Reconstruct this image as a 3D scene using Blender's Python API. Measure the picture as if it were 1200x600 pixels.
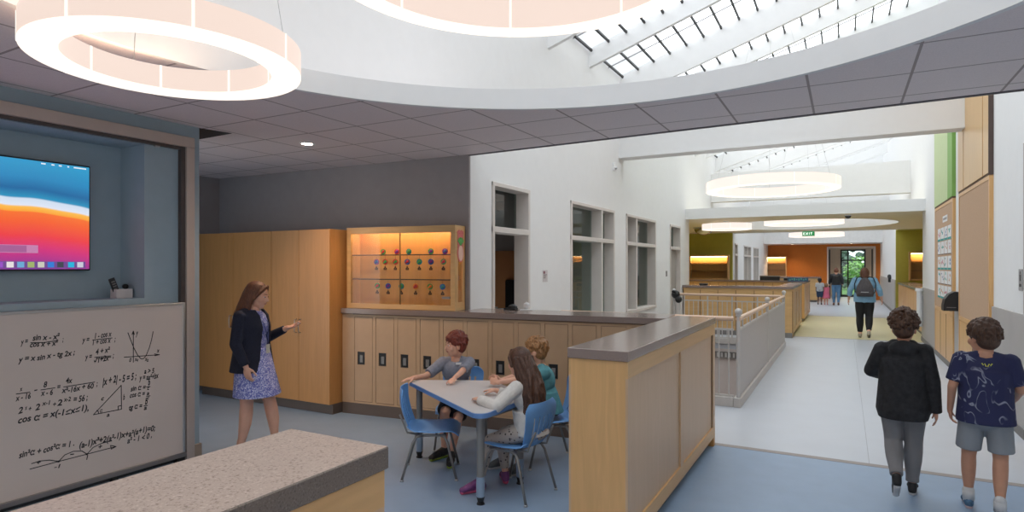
import bpy, bmesh, math, random
from math import sin, cos, pi, radians, atan2, hypot, sqrt
from mathutils import Vector, Matrix, Quaternion
for _o in list(bpy.data.objects): bpy.data.objects.remove(_o)
SC = bpy.context.scene
COL = SC.collection
random.seed(7)

# ---------------------------------------------------------------- camera
CAM_H = 1.72
cd = bpy.data.cameras.new('camera')
cd.sensor_width = 36.0
cd.lens = 712.0/1200.0*36.0
cd.shift_y = 12.0/1200.0
cd.clip_end = 200
cam = bpy.data.objects.new('camera', cd); COL.objects.link(cam)
cam.location = (0, 0, CAM_H)
cam.rotation_euler = (radians(90), 0, radians(28.71))
SC.camera = cam

# ---------------------------------------------------------------- sky and exposure
SKY = 2.9
w = bpy.data.worlds.new('overcast_sky'); SC.world = w; w.use_nodes = True
wn = w.node_tree.nodes; wl = w.node_tree.links
bg = wn['Background']; bg.inputs['Strength'].default_value = SKY
tc = wn.new('ShaderNodeTexCoord'); sp = wn.new('ShaderNodeSeparateXYZ'); rp = wn.new('ShaderNodeValToRGB')
wl.new(tc.outputs['Generated'], sp.inputs[0]); wl.new(sp.outputs['Z'], rp.inputs[0]); wl.new(rp.outputs[0], bg.inputs['Color'])
rp.color_ramp.elements[0].color = (.62, .66, .68, 1); rp.color_ramp.elements[0].position = 0.0
rp.color_ramp.elements[1].color = (.95, .965, .98, 1); rp.color_ramp.elements[1].position = .22
SC.view_settings.view_transform = 'Standard'
SC.view_settings.look = 'None'
SC.view_settings.gamma = 1.0
SC.view_settings.use_curve_mapping = False
SC.view_settings.exposure = 0.08
SC.cycles.max_bounces = 10
SC.cycles.diffuse_bounces = 6
SC.cycles.glossy_bounces = 3
SC.cycles.transparent_max_bounces = 16
SC.cycles.sample_clamp_indirect = 6.0
SC.cycles.use_denoising = True
RING_E = 2.3      # ring lamps
def area_portal(loc, sx, sy, rot):
    ld = bpy.data.lights.new('skylight_portal', 'AREA'); ld.shape = 'RECTANGLE'; ld.size = sx; ld.size_y = sy
    ld.cycles.is_portal = True
    o = bpy.data.objects.new('skylight_portal', ld); COL.objects.link(o); o.location = loc; o.rotation_euler = rot
ROOF_S = .33
def roof_z(x): return 5.27 + ROOF_S*(x+3.7)
area_portal((-1.06, 9.0, roof_z(-1.06)+.06), 5.4/cos(math.atan(ROOF_S)), 21.0, (0, -math.atan(ROOF_S), 0))
area_portal((-1.5, -6.1, 1.75), 5.8, 1.7, (radians(90), 0, 0))
area_portal((-1.06, 27.0, roof_z(-1.06)+.06), 5.4/cos(math.atan(ROOF_S)), 14.0, (0, -math.atan(ROOF_S), 0))

# ---------------------------------------------------------------- materials
MATS = {}
def _new(name):
    m = bpy.data.materials.new(name); m.use_nodes = True
    nt = m.node_tree; b = nt.nodes['Principled BSDF']
    return m, nt, b
def mat(name, col, rough=.6, var=.04, scale=8, bump=0, metal=0, spec=.5, emit=None, es=0, coat=0, bscale=None):
    """noise-varied painted / plastic / fabric surface"""
    if name in MATS: return MATS[name]
    m, nt, b = _new(name)
    b.inputs['Roughness'].default_value = rough; b.inputs['Metallic'].default_value = metal
    b.inputs['Specular IOR Level'].default_value = spec
    b.inputs['Coat Weight'].default_value = coat
    t = nt.nodes.new('ShaderNodeTexCoord'); n = nt.nodes.new('ShaderNodeTexNoise')
    n.inputs['Scale'].default_value = scale; n.inputs['Detail'].default_value = 4
    nt.links.new(t.outputs['Object'], n.inputs['Vector'])
    r = nt.nodes.new('ShaderNodeValToRGB')
    c = col
    r.color_ramp.elements[0].position = .3; r.color_ramp.elements[1].position = .7
    r.color_ramp.elements[0].color = (max(c[0]*(1-var),0), max(c[1]*(1-var),0), max(c[2]*(1-var),0), 1)
    r.color_ramp.elements[1].color = (min(c[0]*(1+var),1), min(c[1]*(1+var),1), min(c[2]*(1+var),1), 1)
    nt.links.new(n.outputs['Fac'], r.inputs[0]); nt.links.new(r.outputs[0], b.inputs['Base Color'])
    if bump:
        n2 = nt.nodes.new('ShaderNodeTexNoise'); n2.inputs['Scale'].default_value = bscale or 60
        nt.links.new(t.outputs['Object'], n2.inputs['Vector'])
        bp = nt.nodes.new('ShaderNodeBump'); bp.inputs['Strength'].default_value = bump; bp.inputs['Distance'].default_value = .01
        nt.links.new(n2.outputs['Fac'], bp.inputs['Height']); nt.links.new(bp.outputs[0], b.inputs['Normal'])
    if emit:
        b.inputs['Emission Color'].default_value = (*emit, 1); b.inputs['Emission Strength'].default_value = es
    MATS[name] = m; return m
def wood(name, col, dark=.75, axis='Z', rough=.38, spec=.5):
    if name in MATS: return MATS[name]
    m, nt, b = _new(name)
    t = nt.nodes.new('ShaderNodeTexCoord'); mp = nt.nodes.new('ShaderNodeMapping')
    s = {'Z': (9, 9, .7), 'X': (.7, 9, 9), 'Y': (9, .7, 9)}[axis]
    mp.inputs['Scale'].default_value = s
    n = nt.nodes.new('ShaderNodeTexNoise'); n.inputs['Scale'].default_value = 2.2; n.inputs['Detail'].default_value = 6; n.inputs['Distortion'].default_value = 1.2
    r = nt.nodes.new('ShaderNodeValToRGB')
    r.color_ramp.elements[0].position = .25; r.color_ramp.elements[1].position = .75
    r.color_ramp.elements[0].color = (col[0]*dark, col[1]*dark, col[2]*dark*.95, 1)
    r.color_ramp.elements[1].color = (*col, 1)
    nt.links.new(t.outputs['Object'], mp.inputs[0]); nt.links.new(mp.outputs[0], n.inputs['Vector'])
    nt.links.new(n.outputs['Fac'], r.inputs[0]); nt.links.new(r.outputs[0], b.inputs['Base Color'])
    b.inputs['Roughness'].default_value = rough; b.inputs['Specular IOR Level'].default_value = spec
    MATS[name] = m; return m
def speckle(name, base, dots, rough=.35, scale=130):
    if name in MATS: return MATS[name]
    m, nt, b = _new(name)
    t = nt.nodes.new('ShaderNodeTexCoord'); v = nt.nodes.new('ShaderNodeTexNoise'); v.inputs['Scale'].default_value = scale; v.inputs['Detail'].default_value = 2
    r = nt.nodes.new('ShaderNodeValToRGB')
    r.color_ramp.elements[0].position = .30; r.color_ramp.elements[0].color = (*dots[0], 1)
    r.color_ramp.elements[1].position = .44; r.color_ramp.elements[1].color = (*base, 1)
    e = r.color_ramp.elements.new(.60); e.color = (*base, 1)
    e = r.color_ramp.elements.new(.72); e.color = (*dots[1], 1)
    nt.links.new(t.outputs['Object'], v.inputs['Vector']); nt.links.new(v.outputs['Fac'], r.inputs[0]); nt.links.new(r.outputs[0], b.inputs['Base Color'])
    b.inputs['Roughness'].default_value = rough
    MATS[name] = m; return m
def emis(name, col, s, base=.12):
    if name in MATS: return MATS[name]
    m, nt, b = _new(name)
    b.inputs['Base Color'].default_value = (col[0]*base, col[1]*base, col[2]*base, 1); b.inputs['Emission Color'].default_value = (*col, 1); b.inputs['Emission Strength'].default_value = s
    b.inputs['Roughness'].default_value = .5
    MATS[name] = m; return m
def glass(name, tint=(.94, .97, .97), rough=.02):
    if name in MATS: return MATS[name]
    m, nt, b = _new(name)
    nt.nodes.remove(b); out = nt.nodes['Material Output']
    tr = nt.nodes.new('ShaderNodeBsdfTransparent'); tr.inputs['Color'].default_value = (*tint, 1)
    gl = nt.nodes.new('ShaderNodeBsdfGlossy'); gl.inputs['Roughness'].default_value = rough
    fr = nt.nodes.new('ShaderNodeFresnel'); fr.inputs['IOR'].default_value = 1.5
    gm = nt.nodes.new('ShaderNodeNewGeometry'); iv = nt.nodes.new('ShaderNodeMath'); iv.operation = 'SUBTRACT'; iv.inputs[0].default_value = 1.0
    nt.links.new(gm.outputs['Backfacing'], iv.inputs[1])
    mt = nt.nodes.new('ShaderNodeMath'); mt.operation = 'MULTIPLY'; nt.links.new(iv.outputs[0], mt.inputs[1])
    mx = nt.nodes.new('ShaderNodeMixShader')
    nt.links.new(fr.outputs[0], mt.inputs[0]); nt.links.new(mt.outputs[0], mx.inputs[0]); nt.links.new(tr.outputs[0], mx.inputs[1]); nt.links.new(gl.outputs[0], mx.inputs[2])
    nt.links.new(mx.outputs[0], out.inputs['Surface'])
    MATS[name] = m; return m
def tile_mat(name, col, line, sx, sy, ox, oy, wdt=.012, rough=.9):
    """rectangular joints at fixed spacing in object XY"""
    if name in MATS: return MATS[name]
    m, nt, b = _new(name); L = nt.links.new
    t = nt.nodes.new('ShaderNodeTexCoord'); s = nt.nodes.new('ShaderNodeSeparateXYZ'); L(t.outputs['Object'], s.inputs[0])
    def cell(sock, off, per):
        a = nt.nodes.new('ShaderNodeMath'); a.operation = 'SUBTRACT'; L(sock, a.inputs[0]); a.inputs[1].default_value = off
        c = nt.nodes.new('ShaderNodeMath'); c.operation = 'PINGPONG'; L(a.outputs[0], c.inputs[0]); c.inputs[1].default_value = per/2
        g = nt.nodes.new('ShaderNodeMath'); g.operation = 'LESS_THAN'; L(c.outputs[0], g.inputs[0]); g.inputs[1].default_value = wdt/2
        return g.outputs[0]
    a = cell(s.outputs['X'], ox, sx); c = cell(s.outputs['Y'], oy, sy)
    mx = nt.nodes.new('ShaderNodeMath'); mx.operation = 'MAXIMUM'; L(a, mx.inputs[0]); L(c, mx.inputs[1])
    n = nt.nodes.new('ShaderNodeTexNoise'); n.inputs['Scale'].default_value = 150; L(t.outputs['Object'], n.inputs['Vector'])
    r = nt.nodes.new('ShaderNodeValToRGB'); L(n.outputs['Fac'], r.inputs[0])
    r.color_ramp.elements[0].position = .35; r.color_ramp.elements[0].color = (col[0]*.93, col[1]*.93, col[2]*.93, 1)
    r.color_ramp.elements[1].position = .6; r.color_ramp.elements[1].color = (*col, 1)
    k = nt.nodes.new('ShaderNodeMixRGB'); L(mx.outputs[0], k.inputs[0]); L(r.outputs[0], k.inputs[1]); k.inputs[2].default_value = (*line, 1)
    L(k.outputs[0], b.inputs['Base Color']); b.inputs['Roughness'].default_value = rough
    MATS[name] = m; return m

# ---------------------------------------------------------------- mesh helpers
class MB:
    def __init__(s): s.bm = bmesh.new()
    def box(s, x0, x1, y0, y1, z0, z1, bev=0, M=None, seg=1):
        r = bmesh.ops.create_cube(s.bm, size=1); v = r['verts']
        for a in v: a.co = Vector(((x0+x1)/2+a.co.x*(x1-x0), (y0+y1)/2+a.co.y*(y1-y0), (z0+z1)/2+a.co.z*(z1-z0)))
        if bev:
            es = list({e for a in v for e in a.link_edges})
            r2 = bmesh.ops.bevel(s.bm, geom=es, offset=bev, segments=seg, affect='EDGES', profile=.5)
            v = list({q for f in r2['faces'] for q in f.verts} | {q for q in v if q.is_valid})
        if M: bmesh.ops.transform(s.bm, matrix=M, verts=v)
        return s
    def cyl(s, p0, p1, r0, r1=None, n=16, cap=True):
        p0 = Vector(p0); p1 = Vector(p1); r1 = r0 if r1 is None else r1
        d = p1-p0; L = d.length
        if L < 1e-6: return s
        q = d.to_track_quat('Z', 'Y').to_matrix().to_4x4()
        bmesh.ops.create_cone(s.bm, cap_ends=cap, cap_tris=False, segments=n, radius1=r0, radius2=r1, depth=L, matrix=Matrix.Translation((p0+p1)/2) @ q)
        return s
    def sph(s, c, r, sc=(1, 1, 1), sub=2, R=None):
        M = Matrix.Translation(Vector(c)) @ (R.to_4x4() if R else Matrix.Identity(4)) @ Matrix.Diagonal((sc[0]*r, sc[1]*r, sc[2]*r, 1))
        bmesh.ops.create_icosphere(s.bm, subdivisions=sub, radius=1, matrix=M); return s
    def cap(s, p0, p1, r0, r1=None, n=12):
        r1 = r0 if r1 is None else r1
        s.cyl(p0, p1, r0, r1, n); s.sph(p0, r0, sub=2); s.sph(p1, r1, sub=2); return s
    def tube(s, pts, r, n=8):
        """bent tube with mitred joints"""
        pts = [Vector(p) for p in pts]; rings = []
        up = None
        for i, p in enumerate(pts):
            a = pts[max(i-1, 0)]; b = pts[min(i+1, len(pts)-1)]; d = (b-a).normalized()
            if up is None: up = d.orthogonal().normalized()
            x = (up - d*up.dot(d)).normalized(); up = x; y = d.cross(x)
            rr = r[i] if isinstance(r, (list, tuple)) else r
            rings.append([s.bm.verts.new(p + (x*cos(2*pi*k/n)+y*sin(2*pi*k/n))*rr) for k in range(n)])
        for a, b in zip(rings, rings[1:]):
            for k in range(n): s.bm.faces.new((a[k], a[(k+1) % n], b[(k+1) % n], b[k]))
        s.bm.faces.new(rings[0][::-1]); s.bm.faces.new(rings[-1]); return s
    def prism(s, poly, z0, z1):
        a = [s.bm.verts.new((x, y, z0)) for x, y in poly]; b = [s.bm.verts.new((x, y, z1)) for x, y in poly]; n = len(poly)
        s.bm.faces.new(a[::-1]); s.bm.faces.new(b)
        for i in range(n): s.bm.faces.new((a[i], a[(i+1) % n], b[(i+1) % n], b[i]))
        return s
    def loft(s, secs, n=20):
        """secs: (cx,cy,cz,rx,ry)"""
        rings = [[s.bm.verts.new((c[0]+c[3]*cos(2*pi*k/n), c[1]+c[4]*sin(2*pi*k/n), c[2])) for k in range(n)] for c in secs]
        for a, b in zip(rings, rings[1:]):
            for k in range(n): s.bm.faces.new((a[k], a[(k+1) % n], b[(k+1) % n], b[k]))
        s.bm.faces.new(rings[0][::-1]); s.bm.faces.new(rings[-1]); return s
    def annulus(s, cx, cy, r0, r1, z0, z1, n=72, a0=0, a1=2*pi):
        full = abs(a1-a0-2*pi) < 1e-4; m = n if full else n+1
        R = []
        for i in range(m):
            a = a0+(a1-a0)*i/n; c, d = cos(a), sin(a)
            R.append([s.bm.verts.new((cx+r*c, cy+r*d, z)) for r, z in ((r0, z0), (r1, z0), (r1, z1), (r0, z1))])
        for i in range(n if full else n):
            a = R[i]; b = R[(i+1) % m] if full else R[i+1]
            for k in range(4): s.bm.faces.new((a[k], b[k], b[(k+1) % 4], a[(k+1) % 4]))
        if not full: s.bm.faces.new(R[0]); s.bm.faces.new(R[-1][::-1])
        return s
    def xf(s, M): bmesh.ops.transform(s.bm, matrix=M, verts=s.bm.verts[:]); return s
    def mesh(s, name):
        bmesh.ops.recalc_face_normals(s.bm, faces=s.bm.faces[:])
        me = bpy.data.meshes.new(name); s.bm.to_mesh(me); s.bm.free(); return me
    def build(s, name, m, parent=None, smooth=False, world=False, label=None):
        me = s.mesh(name); return link(name, me, m, parent, smooth, world, label)
def link(name, me, m, parent=None, smooth=False, world=False, label=None):
    o = bpy.data.objects.new(name, me); COL.objects.link(o)
    if isinstance(m, (list, tuple)):
        for k in m: me.materials.append(k)
    elif len(me.materials) == 0: me.materials.append(m)
    if smooth:
        me.polygons.foreach_set('use_smooth', [True]*len(me.polygons))
        if smooth == 'auto': me.set_sharp_from_angle(angle=radians(35))
    if parent:
        if world:
            r = root_of(parent)
            M = (Matrix.Translation(r.location) @ r.rotation_euler.to_matrix().to_4x4()).inverted(); me.transform(M)
        o.parent = parent
    if label: o['label'] = label
    return o
def root_of(o):
    while o.parent: o = o.parent
    return o
def thing(name, label, cat, loc=(0, 0, 0), rz=0, group=None):
    o = bpy.data.objects.new(name, None); COL.objects.link(o); o.empty_display_size = .1
    o.location = loc; o.rotation_euler = (0, 0, rz); o['label'] = label; o['category'] = cat
    if group: o['group'] = group
    return o
def tag(o, label, cat, group=None, kind=None):
    o['label'] = label; o['category'] = cat
    if group: o['group'] = group
    if kind: o['kind'] = kind
    return o
def struct(name, mb, m, parent=None, smooth=False):
    o = mb.build(name, m, parent, smooth)
    if not parent: o['kind'] = 'structure'
    return o
def dup(root, loc, rz=None, label=None, group=None):
    r = root.copy(); COL.objects.link(r); r.location = loc
    if rz is not None: r.rotation_euler = (0, 0, rz)
    if label: r['label'] = label
    if group: r['group'] = group
    for ch in list(root.children):
        c = ch.copy(); COL.objects.link(c); c.parent = r
        for g in list(ch.children):
            d = g.copy(); COL.objects.link(d); d.parent = c
    return r

# ---------------------------------------------------------------- palette
WHITE = mat('white_wall_paint', (.79, .795, .79), .85, .01)
BLUEW = mat('blue_wall_paint', (.31, .40, .455), .7, .03)
GRAYW = mat('gray_wall_paint', (.33, .30, .295), .75, .03)
GREENW = mat('olive_wall_paint', (.48, .455, .085), .8, .03)
ORANGEW = mat('orange_wall_paint', (.52, .17, .025), .8, .03)
BEIGEW = mat('beige_wall_paint', (.55, .47, .38), .8, .03)
MAPLE = wood('maple_veneer', (.72, .425, .18), .84)
MAPLE_H = wood('maple_veneer_horizontal', (.66, .40, .175), .84, 'Y')
MAPLE_X = wood('maple_veneer_crosswise', (.66, .41, .18), .82, 'X')
MAPLE_P = wood('daylit_maple_panel', (.60, .405, .25), .90)  # same maple, with the pinkish daylight sheen put into its colour
MAPLE_D = wood('deep_maple_veneer', (.56, .275, .09), .86)
GROOVE = mat('dark_groove', (.10, .045, .018), .7)
CAPM = speckle('gray_solid_surface', (.25, .19, .165), ((.15, .11, .10), (.34, .27, .24)), .17, 200)
CAPT = speckle('speckled_tan_quartz', (.43, .335, .28), ((.22, .155, .12), (.56, .46, .40)), .35, 150)
CAPE = speckle('dark_speckled_quartz_edge', (.165, .13, .105), ((.09, .07, .055), (.25, .20, .165)), .4, 200)
BASEM = mat('brown_rubber_base', (.12, .09, .075), .6)
GRAYBASE = mat('gray_rubber_base', (.20, .19, .18), .6)
METAL = mat('gray_tube_metal', (.25, .245, .235), .38, .03, metal=.3)
CHROME = mat('brushed_steel', (.55, .55, .55), .3, .03, metal=.9)
BLACK = mat('black_plastic', (.012, .012, .013), .45)
BLUEP = mat('blue_chair_plastic', (.15, .36, .72), .36, .03)
BLUEE = mat('blue_table_edge', (.13, .27, .56), .45, .03)
TABLET = mat('light_gray_laminate', (.55, .53, .53), .4, .02)
LOCK = mat('tan_locker_enamel', (.52, .345, .205), .42, .03)
LOCKD = mat('locker_shadow_gap', (.16, .10, .055), .6)
PUTTY = mat('putty_window_frame', (.66, .615, .575), .55, .02)
RAILM = mat('pale_gray_rail_metal', (.52, .50, .48), .45, .02)
RAILP = mat('pale_perforated_panel', (.47, .45, .44), .55, .03, 40)
GLASS = glass('clear_glass')
GLASSD = glass('window_glass', (.62, .70, .67))
DARKI = mat('dim_room_paint', (.20, .19, .175), .85)
# ================================================================ SETTING
XL, XR = -3.70, 1.58
CZ = 2.97
# floors -----------------------------------------------------------
BLUEF = mat('blue_linoleum', (.245, .34, .47), .42, .035, 5)
HALLF = mat('pale_gray_linoleum', (.50, .535, .585), .36, .02, 3)
YELF = mat('yellow_linoleum', (.64, .60, .34), .4, .03, 3)
struct('floor', MB().box(-9, 4, -6, 6.06, -.12, 0).box(-9, XL-.9, 6.06, 16.4, -.12, 0).box(-3.70, -3.52, 6.06, 16.4, -.12, 0), BLUEF)
struct('floor', MB().box(-1.16, 4, 6.14, 16.4, -.12, 0).box(-3.52, -1.16, 6.14, 7.86, -.12, 0).box(-3.52, -1.16, 14.16, 16.4, -.12, 0), HALLF)
struct('floor', MB().box(-8, 4.5, 16.44, 23.6, -.12, 0), YELF)
struct('floor', MB().box(-8, 4.5, 23.64, 42, -.12, 0), HALLF)
struct('trim_1', MB().box(-9, 4, 6.06, 6.14, -.12, .002).box(-3.7, 4, 16.40, 16.44, -.12, .002).box(-3.7, 4, 23.60, 23.64, -.12, .002), mat('gray_floor_strip', (.30, .27, .25), .6))
struct('trim_2', MB().box(.185, .19, 6.15, 16.38, 0, .0012), mat('floor_seam', (.36, .38, .41), .6))
# stairwell pit
PINKW = mat('pale_stairwell_wall', (.62, .56, .53), .8, .02)
mb = MB().box(-3.58, -3.52, 7.8, 14.2, -3, -.12).box(-1.16, -1.10, 7.8, 14.2, -3, -.12).box(-3.58, -1.1, 7.80, 7.86, -3, -.12).box(-3.58, -1.1, 14.16, 14.22, -3, -.12).box(-3.6, -1.1, 7.8, 14.2, -3.1, -3)
struct('wall_stairwell', mb, PINKW)
# wall with rectangular openings -------------------------------------
def wall_x(mb, x0, x1, y0, y1, z0, z1, holes):
    ys = sorted({y0, y1, *[h[0] for h in holes], *[h[1] for h in holes]}); zs = sorted({z0, z1, *[h[2] for h in holes], *[h[3] for h in holes]})
    for a, b in zip(ys, ys[1:]):
        run = None
        for c, d in zip(zs, zs[1:]):
            my, mz = (a+b)/2, (c+d)/2
            solid = not any(h[0] < my < h[1] and h[2] < mz < h[3] for h in holes)
            if solid: run = (run[0], d) if run else (c, d)
            if (not solid or d == zs[-1]) and run:
                mb.box(x0, x1, a, b, run[0], run[1]); run = None
    return mb
S = 3.70/3.55
OPEN = {'door_1': (6.25, 7.23, 0, 2.735), 'window_2': (8.62, 10.63, .05, 2.735), 'window_3': (11.33, 13.40, .80, 2.735), 'door_2': (14.67, 15.72, 0, 2.735)}
struct('wall_left', wall_x(MB(), XL-.22, XL, 5.78, 16.75, 0, 6.2, list(OPEN.values())), WHITE)
struct('wall_left_upper', MB().box(XL-.2, XL, -6, 5.78, 3.0, 6.2).box(XL-.2, XL, 16.75, 24.1, CZ+.28, 6.2), WHITE)
FAR = [(24.5, 25.2, .0, 2.6), (26.9, 29.1, .7, 2.6), (29.9, 31.8, .7, 2.6)]
struct('wall_left_far', wall_x(MB(), XL-.22, XL, 24.1, 36, 0, 6.2, FAR), WHITE)
struct('wall_right', wall_x(MB(), XR, XR+.2, -6, 16.9, 0, 8, [(6.6, 7.66, 0, 2.9)]), WHITE)
struct('wall_right_far', MB().box(XR, XR+.2, 25.4, 36, 0, 8).box(XR, XR+.2, 16.9, 25.4, CZ+.28, 8), WHITE)
# gray wainscot of the right wall
WAIN = mat('pale_gray_wainscot', (.42, .40, .385), .6, .05, 2)
struct('trim_3', MB().box(XR-.02, XR, 7.70, 16.9, .1, 1.235).box(XR-.02, XR, 25.4, 36, .1, 1.235).box(XR-.025, XR, 7.66, 7.74, 0, 2.94), WAIN)
struct('door_3', MB().box(XR+.06, XR+.10, 6.6, 7.66, 0, 2.9), MAPLE)
struct('baseboard_right', MB().box(XR-.03, XR, 7.7, 16.9, 0, .1).box(XR-.03, XR, 25.4, 36, 0, .1), GRAYBASE)
# gray back wall of the breakout room (very slightly skewed)
mb = MB(); mb.prism([(-7.95, 5.60), (XL, 5.75), (XL, 5.78), (XL-.22, 5.90), (-7.95, 5.76)], 0, CZ+.25)
struct('wall_back', mb, GRAYW)
struct('wall_far_left', MB().box(-8.1, -7.83, 3.0, 5.75, 0, CZ+.2), GRAYW)
# TV wall with its niche
NY0, NY1, NZ0, NZ1 = -.1, 2.97, 1.455, 2.735
mb = wall_x(MB(), -5.47, -5.12, -6, 3.46, 0, CZ, [(NY0, NY1, NZ0, NZ1)]); mb.box(-5.75, -5.47, -6, 3.46, 0, CZ)
struct('wall_screen', mb, BLUEW)
struct('baseboard_screen', MB().box(-5.76, -5.105, 3.40, 3.475, 0, .12), mat('beige_rubber_base', (.33, .27, .22), .6))
# rear of the room behind the camera, with daylight windows
mb = MB()
for a, b in ((-8, -5.75), (-5.75, -4.4), (-1.6, -1.0), (1.4, 1.8)): mb.box(a, b, -6.2, -6, 0, CZ)
mb.box(-4.4, 1.4, -6.2, -6, 0, .9).box(-4.4, 1.4, -6.2, -6, 2.6, CZ)
struct('wall_rear', mb, GRAYW)
struct('wall_rear_upper', MB().box(XL-.2, XR+.2, -6.2, -6, CZ, 8), WHITE)

# ceilings --------------------------------------------------------------
def slab_hole(outer, c, r, z0, z1, n=96):
    """flat slab: convex outer polygon with a round hole"""
    def hit(a):
        d = Vector((cos(a), sin(a))); best = 1e9
        for i in range(len(outer)):
            p = Vector(outer[i])-Vector(c); q = Vector(outer[(i+1) % len(outer)])-Vector(c); e = q-p
            den = d.x*e.y-d.y*e.x
            if abs(den) < 1e-9: continue
            t = (p.x*e.y-p.y*e.x)/den; u = (p.x*d.y-p.y*d.x)/den
            if t > 0 and -1e-6 <= u <= 1+1e-6: best = min(best, t)
        return (c[0]+d.x*best, c[1]+d.y*best)
    ang = sorted([2*pi*i/n for i in range(n)]+[atan2(p[1]-c[1], p[0]-c[0]) % (2*pi) for p in outer])
    m = MB(); R = []
    for a in ang:
        o = hit(a); i = (c[0]+r*cos(a), c[1]+r*sin(a))
        R.append([m.bm.verts.new((*i, z0)), m.bm.verts.new((*o, z0)), m.bm.verts.new((*o, z1)), m.bm.verts.new((*i, z1))])
    for k in range(len(R)):
        a = R[k]; b = R[(k+1) % len(R)]
        for j in range(4): m.bm.faces.new((a[j], b[j], b[(j+1) % 4], a[(j+1) % 4]))
    return m
CT = tile_mat('acoustic_ceiling_tile', (.80, .73, .73), (.37, .32, .31), .6, .6, -.22, 4.09, .017)
CTF = mat('tan_soffit', (.84, .77, .62), .85, .02)
OC, OR_ = (-1.132, 2.085), 2.455
struct('ceiling', slab_hole([(-9, -6.2), (XR, -6.2), (XR, 5.46), (XL, 5.74), (-9, 5.56)], OC, OR_, CZ, CZ+.15), CT)
struct('ceiling', slab_hole([(-8, 16.35), (4.5, 16.35), (4.5, 24.3), (-8, 24.3)], (-1.1, 20.3), 2.45, CZ, CZ+.24), CTF)
struct('ceiling', MB().box(-8, 4.5, 34, 42, CZ-.1, CZ+.9), mat('far_soffit_white', (.75, .75, .74), .85))
# white fascia lining the round openings, white upstands on the slab edges
struct('trim_4', MB().annulus(*OC, OR_-.02, OR_+.02, CZ-.006, CZ+.152, 120), WHITE, smooth='auto')
struct('trim_5', MB().annulus(-1.1, 20.3, 2.43, 2.47, CZ-.006, CZ+.26, 96).box(XL, XR, 16.30, 16.35, CZ-.01, CZ+.26).box(XL, XR, 24.3, 24.35, CZ-.01, CZ+.26), WHITE)
mb = MB()
for pa, pb in (((XL, 5.74), (XR, 5.46)),):
    mb.prism([pa, pb, (pb[0], pb[1]+.02), (pa[0], pa[1]+.02)], CZ-.012, CZ+.15)
struct('trim_6', mb, mat('dark_ceiling_edge', (.16, .15, .16), .7))
struct('trim_7', MB().prism([(-5.12, 3.46), (-5.05, 3.74), (-5.57, 3.76), (-5.75, 3.48)], CZ-.004, CZ+.02), mat('dark_ceiling_gap', (.05, .045, .045), .9))
# beams across the corridor
for k, y in enumerate((10.9, 19.8, 28.7)):
    struct('trim_%d' % (8+k), MB().box(XL, XR, y, y+.3, 3.75, 4.62).box(XL, XR, y-.012, y+.312, 3.735, 3.775), WHITE)
# outer roof shell beside the glazing
# skylight ---------------------------------------------------------------
A = math.atan(ROOF_S)
def roofpt(x, dz=0): return roof_z(x)+dz
def slope_box(mb, x0, x1, y0, y1, d0, d1):
    v = [mb.bm.verts.new((x, y, roof_z(x)+d)) for x in (x0, x1) for y in (y0, y1) for d in (d0, d1)]
    for f in ((0, 1, 3, 2), (4, 6, 7, 5), (0, 4, 5, 1), (2, 3, 7, 6), (0, 2, 6, 4), (1, 5, 7, 3)): mb.bm.faces.new([v[i] for i in f])
SKYG = glass('skylight_glazing', (.97, .985, 1.0), .05)
mb = MB(); slope_box(mb, XL, XR, -1.8, 33.9, .0, .012)
sky = struct('window_1', mb, SKYG)
mb = MB()
n_ = int(35.7/1.6)
for k in range(n_+1):
    y = -1.8+1.6*k
    mb2 = MB(); slope_box(mb2, XL, XR, y, y+.07, -(.46 if k % 2 == 0 else .27), .03)
    struct('rafter', mb2, WHITE, sky)
BLK = mat('dark_glazing_bar', (.03, .03, .032), .5)
mb = MB(); x = XL+.05
while x < XR:
    slope_box(mb, x-.013, x+.013, -1.8, 33.9, -.035, -.004); x += .283/cos(A)*.99
o = struct('glazing_bars', mb, BLK, sky)
mb = MB()
for k in range(n_):
    y = -1.8+1.6*k+.93; slope_box(mb, XL, XR, y-.009, y+.009, -.02, -.004)
struct('cross_bar', mb, mat('gray_glazing_bar', (.35, .35, .36), .5), sky)
# solid roof in front of and behind the glazing
mb = MB(); slope_box(mb, XL-.2, XR+.2, -6.2, -1.8, 0, .1); slope_box(mb, XL-.2, XR+.2, 33.9, 42, 0, .1)
struct('ceiling', mb, WHITE)

# doors and windows of the corridor wall ----------------------------------
def frame(name, y0, y1, z0, z1, mull, trans=2.13, door=False, x=XL):
    D = .20; t = .05
    m = MB()
    for a, b in ((y0, y0+t), (y1-t, y1)): m.box(x-D, x+.02, a, b, z0, z1, .004)
    m.box(x-D, x+.021, y0, y1, z1-t, z1, .004).box(x-D, x+.021, y0, y1, trans, trans+.07, .004)
    if not door: m.box(x-D, x+.03, y0, y1, z0, z0+.06, .004)
    for q in mull: m.box(x-D, x+.019, q-.03, q+.03, z0, z1, .004)
    o = struct(name, m, PUTTY)
    g = MB().box(x-D+.02, x-D+.032, y0+t, y1-t, trans+.07, z1-t)
    if not door: g.box(x-D+.02, x-D+.032, y0+t, y1-t, z0+.06, trans)
    g.build('pane', GLASSD, o)
    return o
frame('door_1', *OPEN['door_1'], [], door=True)
frame('window_2', *OPEN['window_2'], [9.98])
frame('window_3', *OPEN['window_3'], [11.98])
frame('door_2', *OPEN['door_2'], [], door=True)
for k, f in enumerate(FAR): frame('window_%d' % (4+k), *f, [] if k == 0 else [(f[0]+f[1])/2])
struct('door_4', MB().box(XL-.13, XL-.09, 14.72, 15.67, 0, 2.13), mat('pale_gray_door', (.36, .33, .30), .6))
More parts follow.
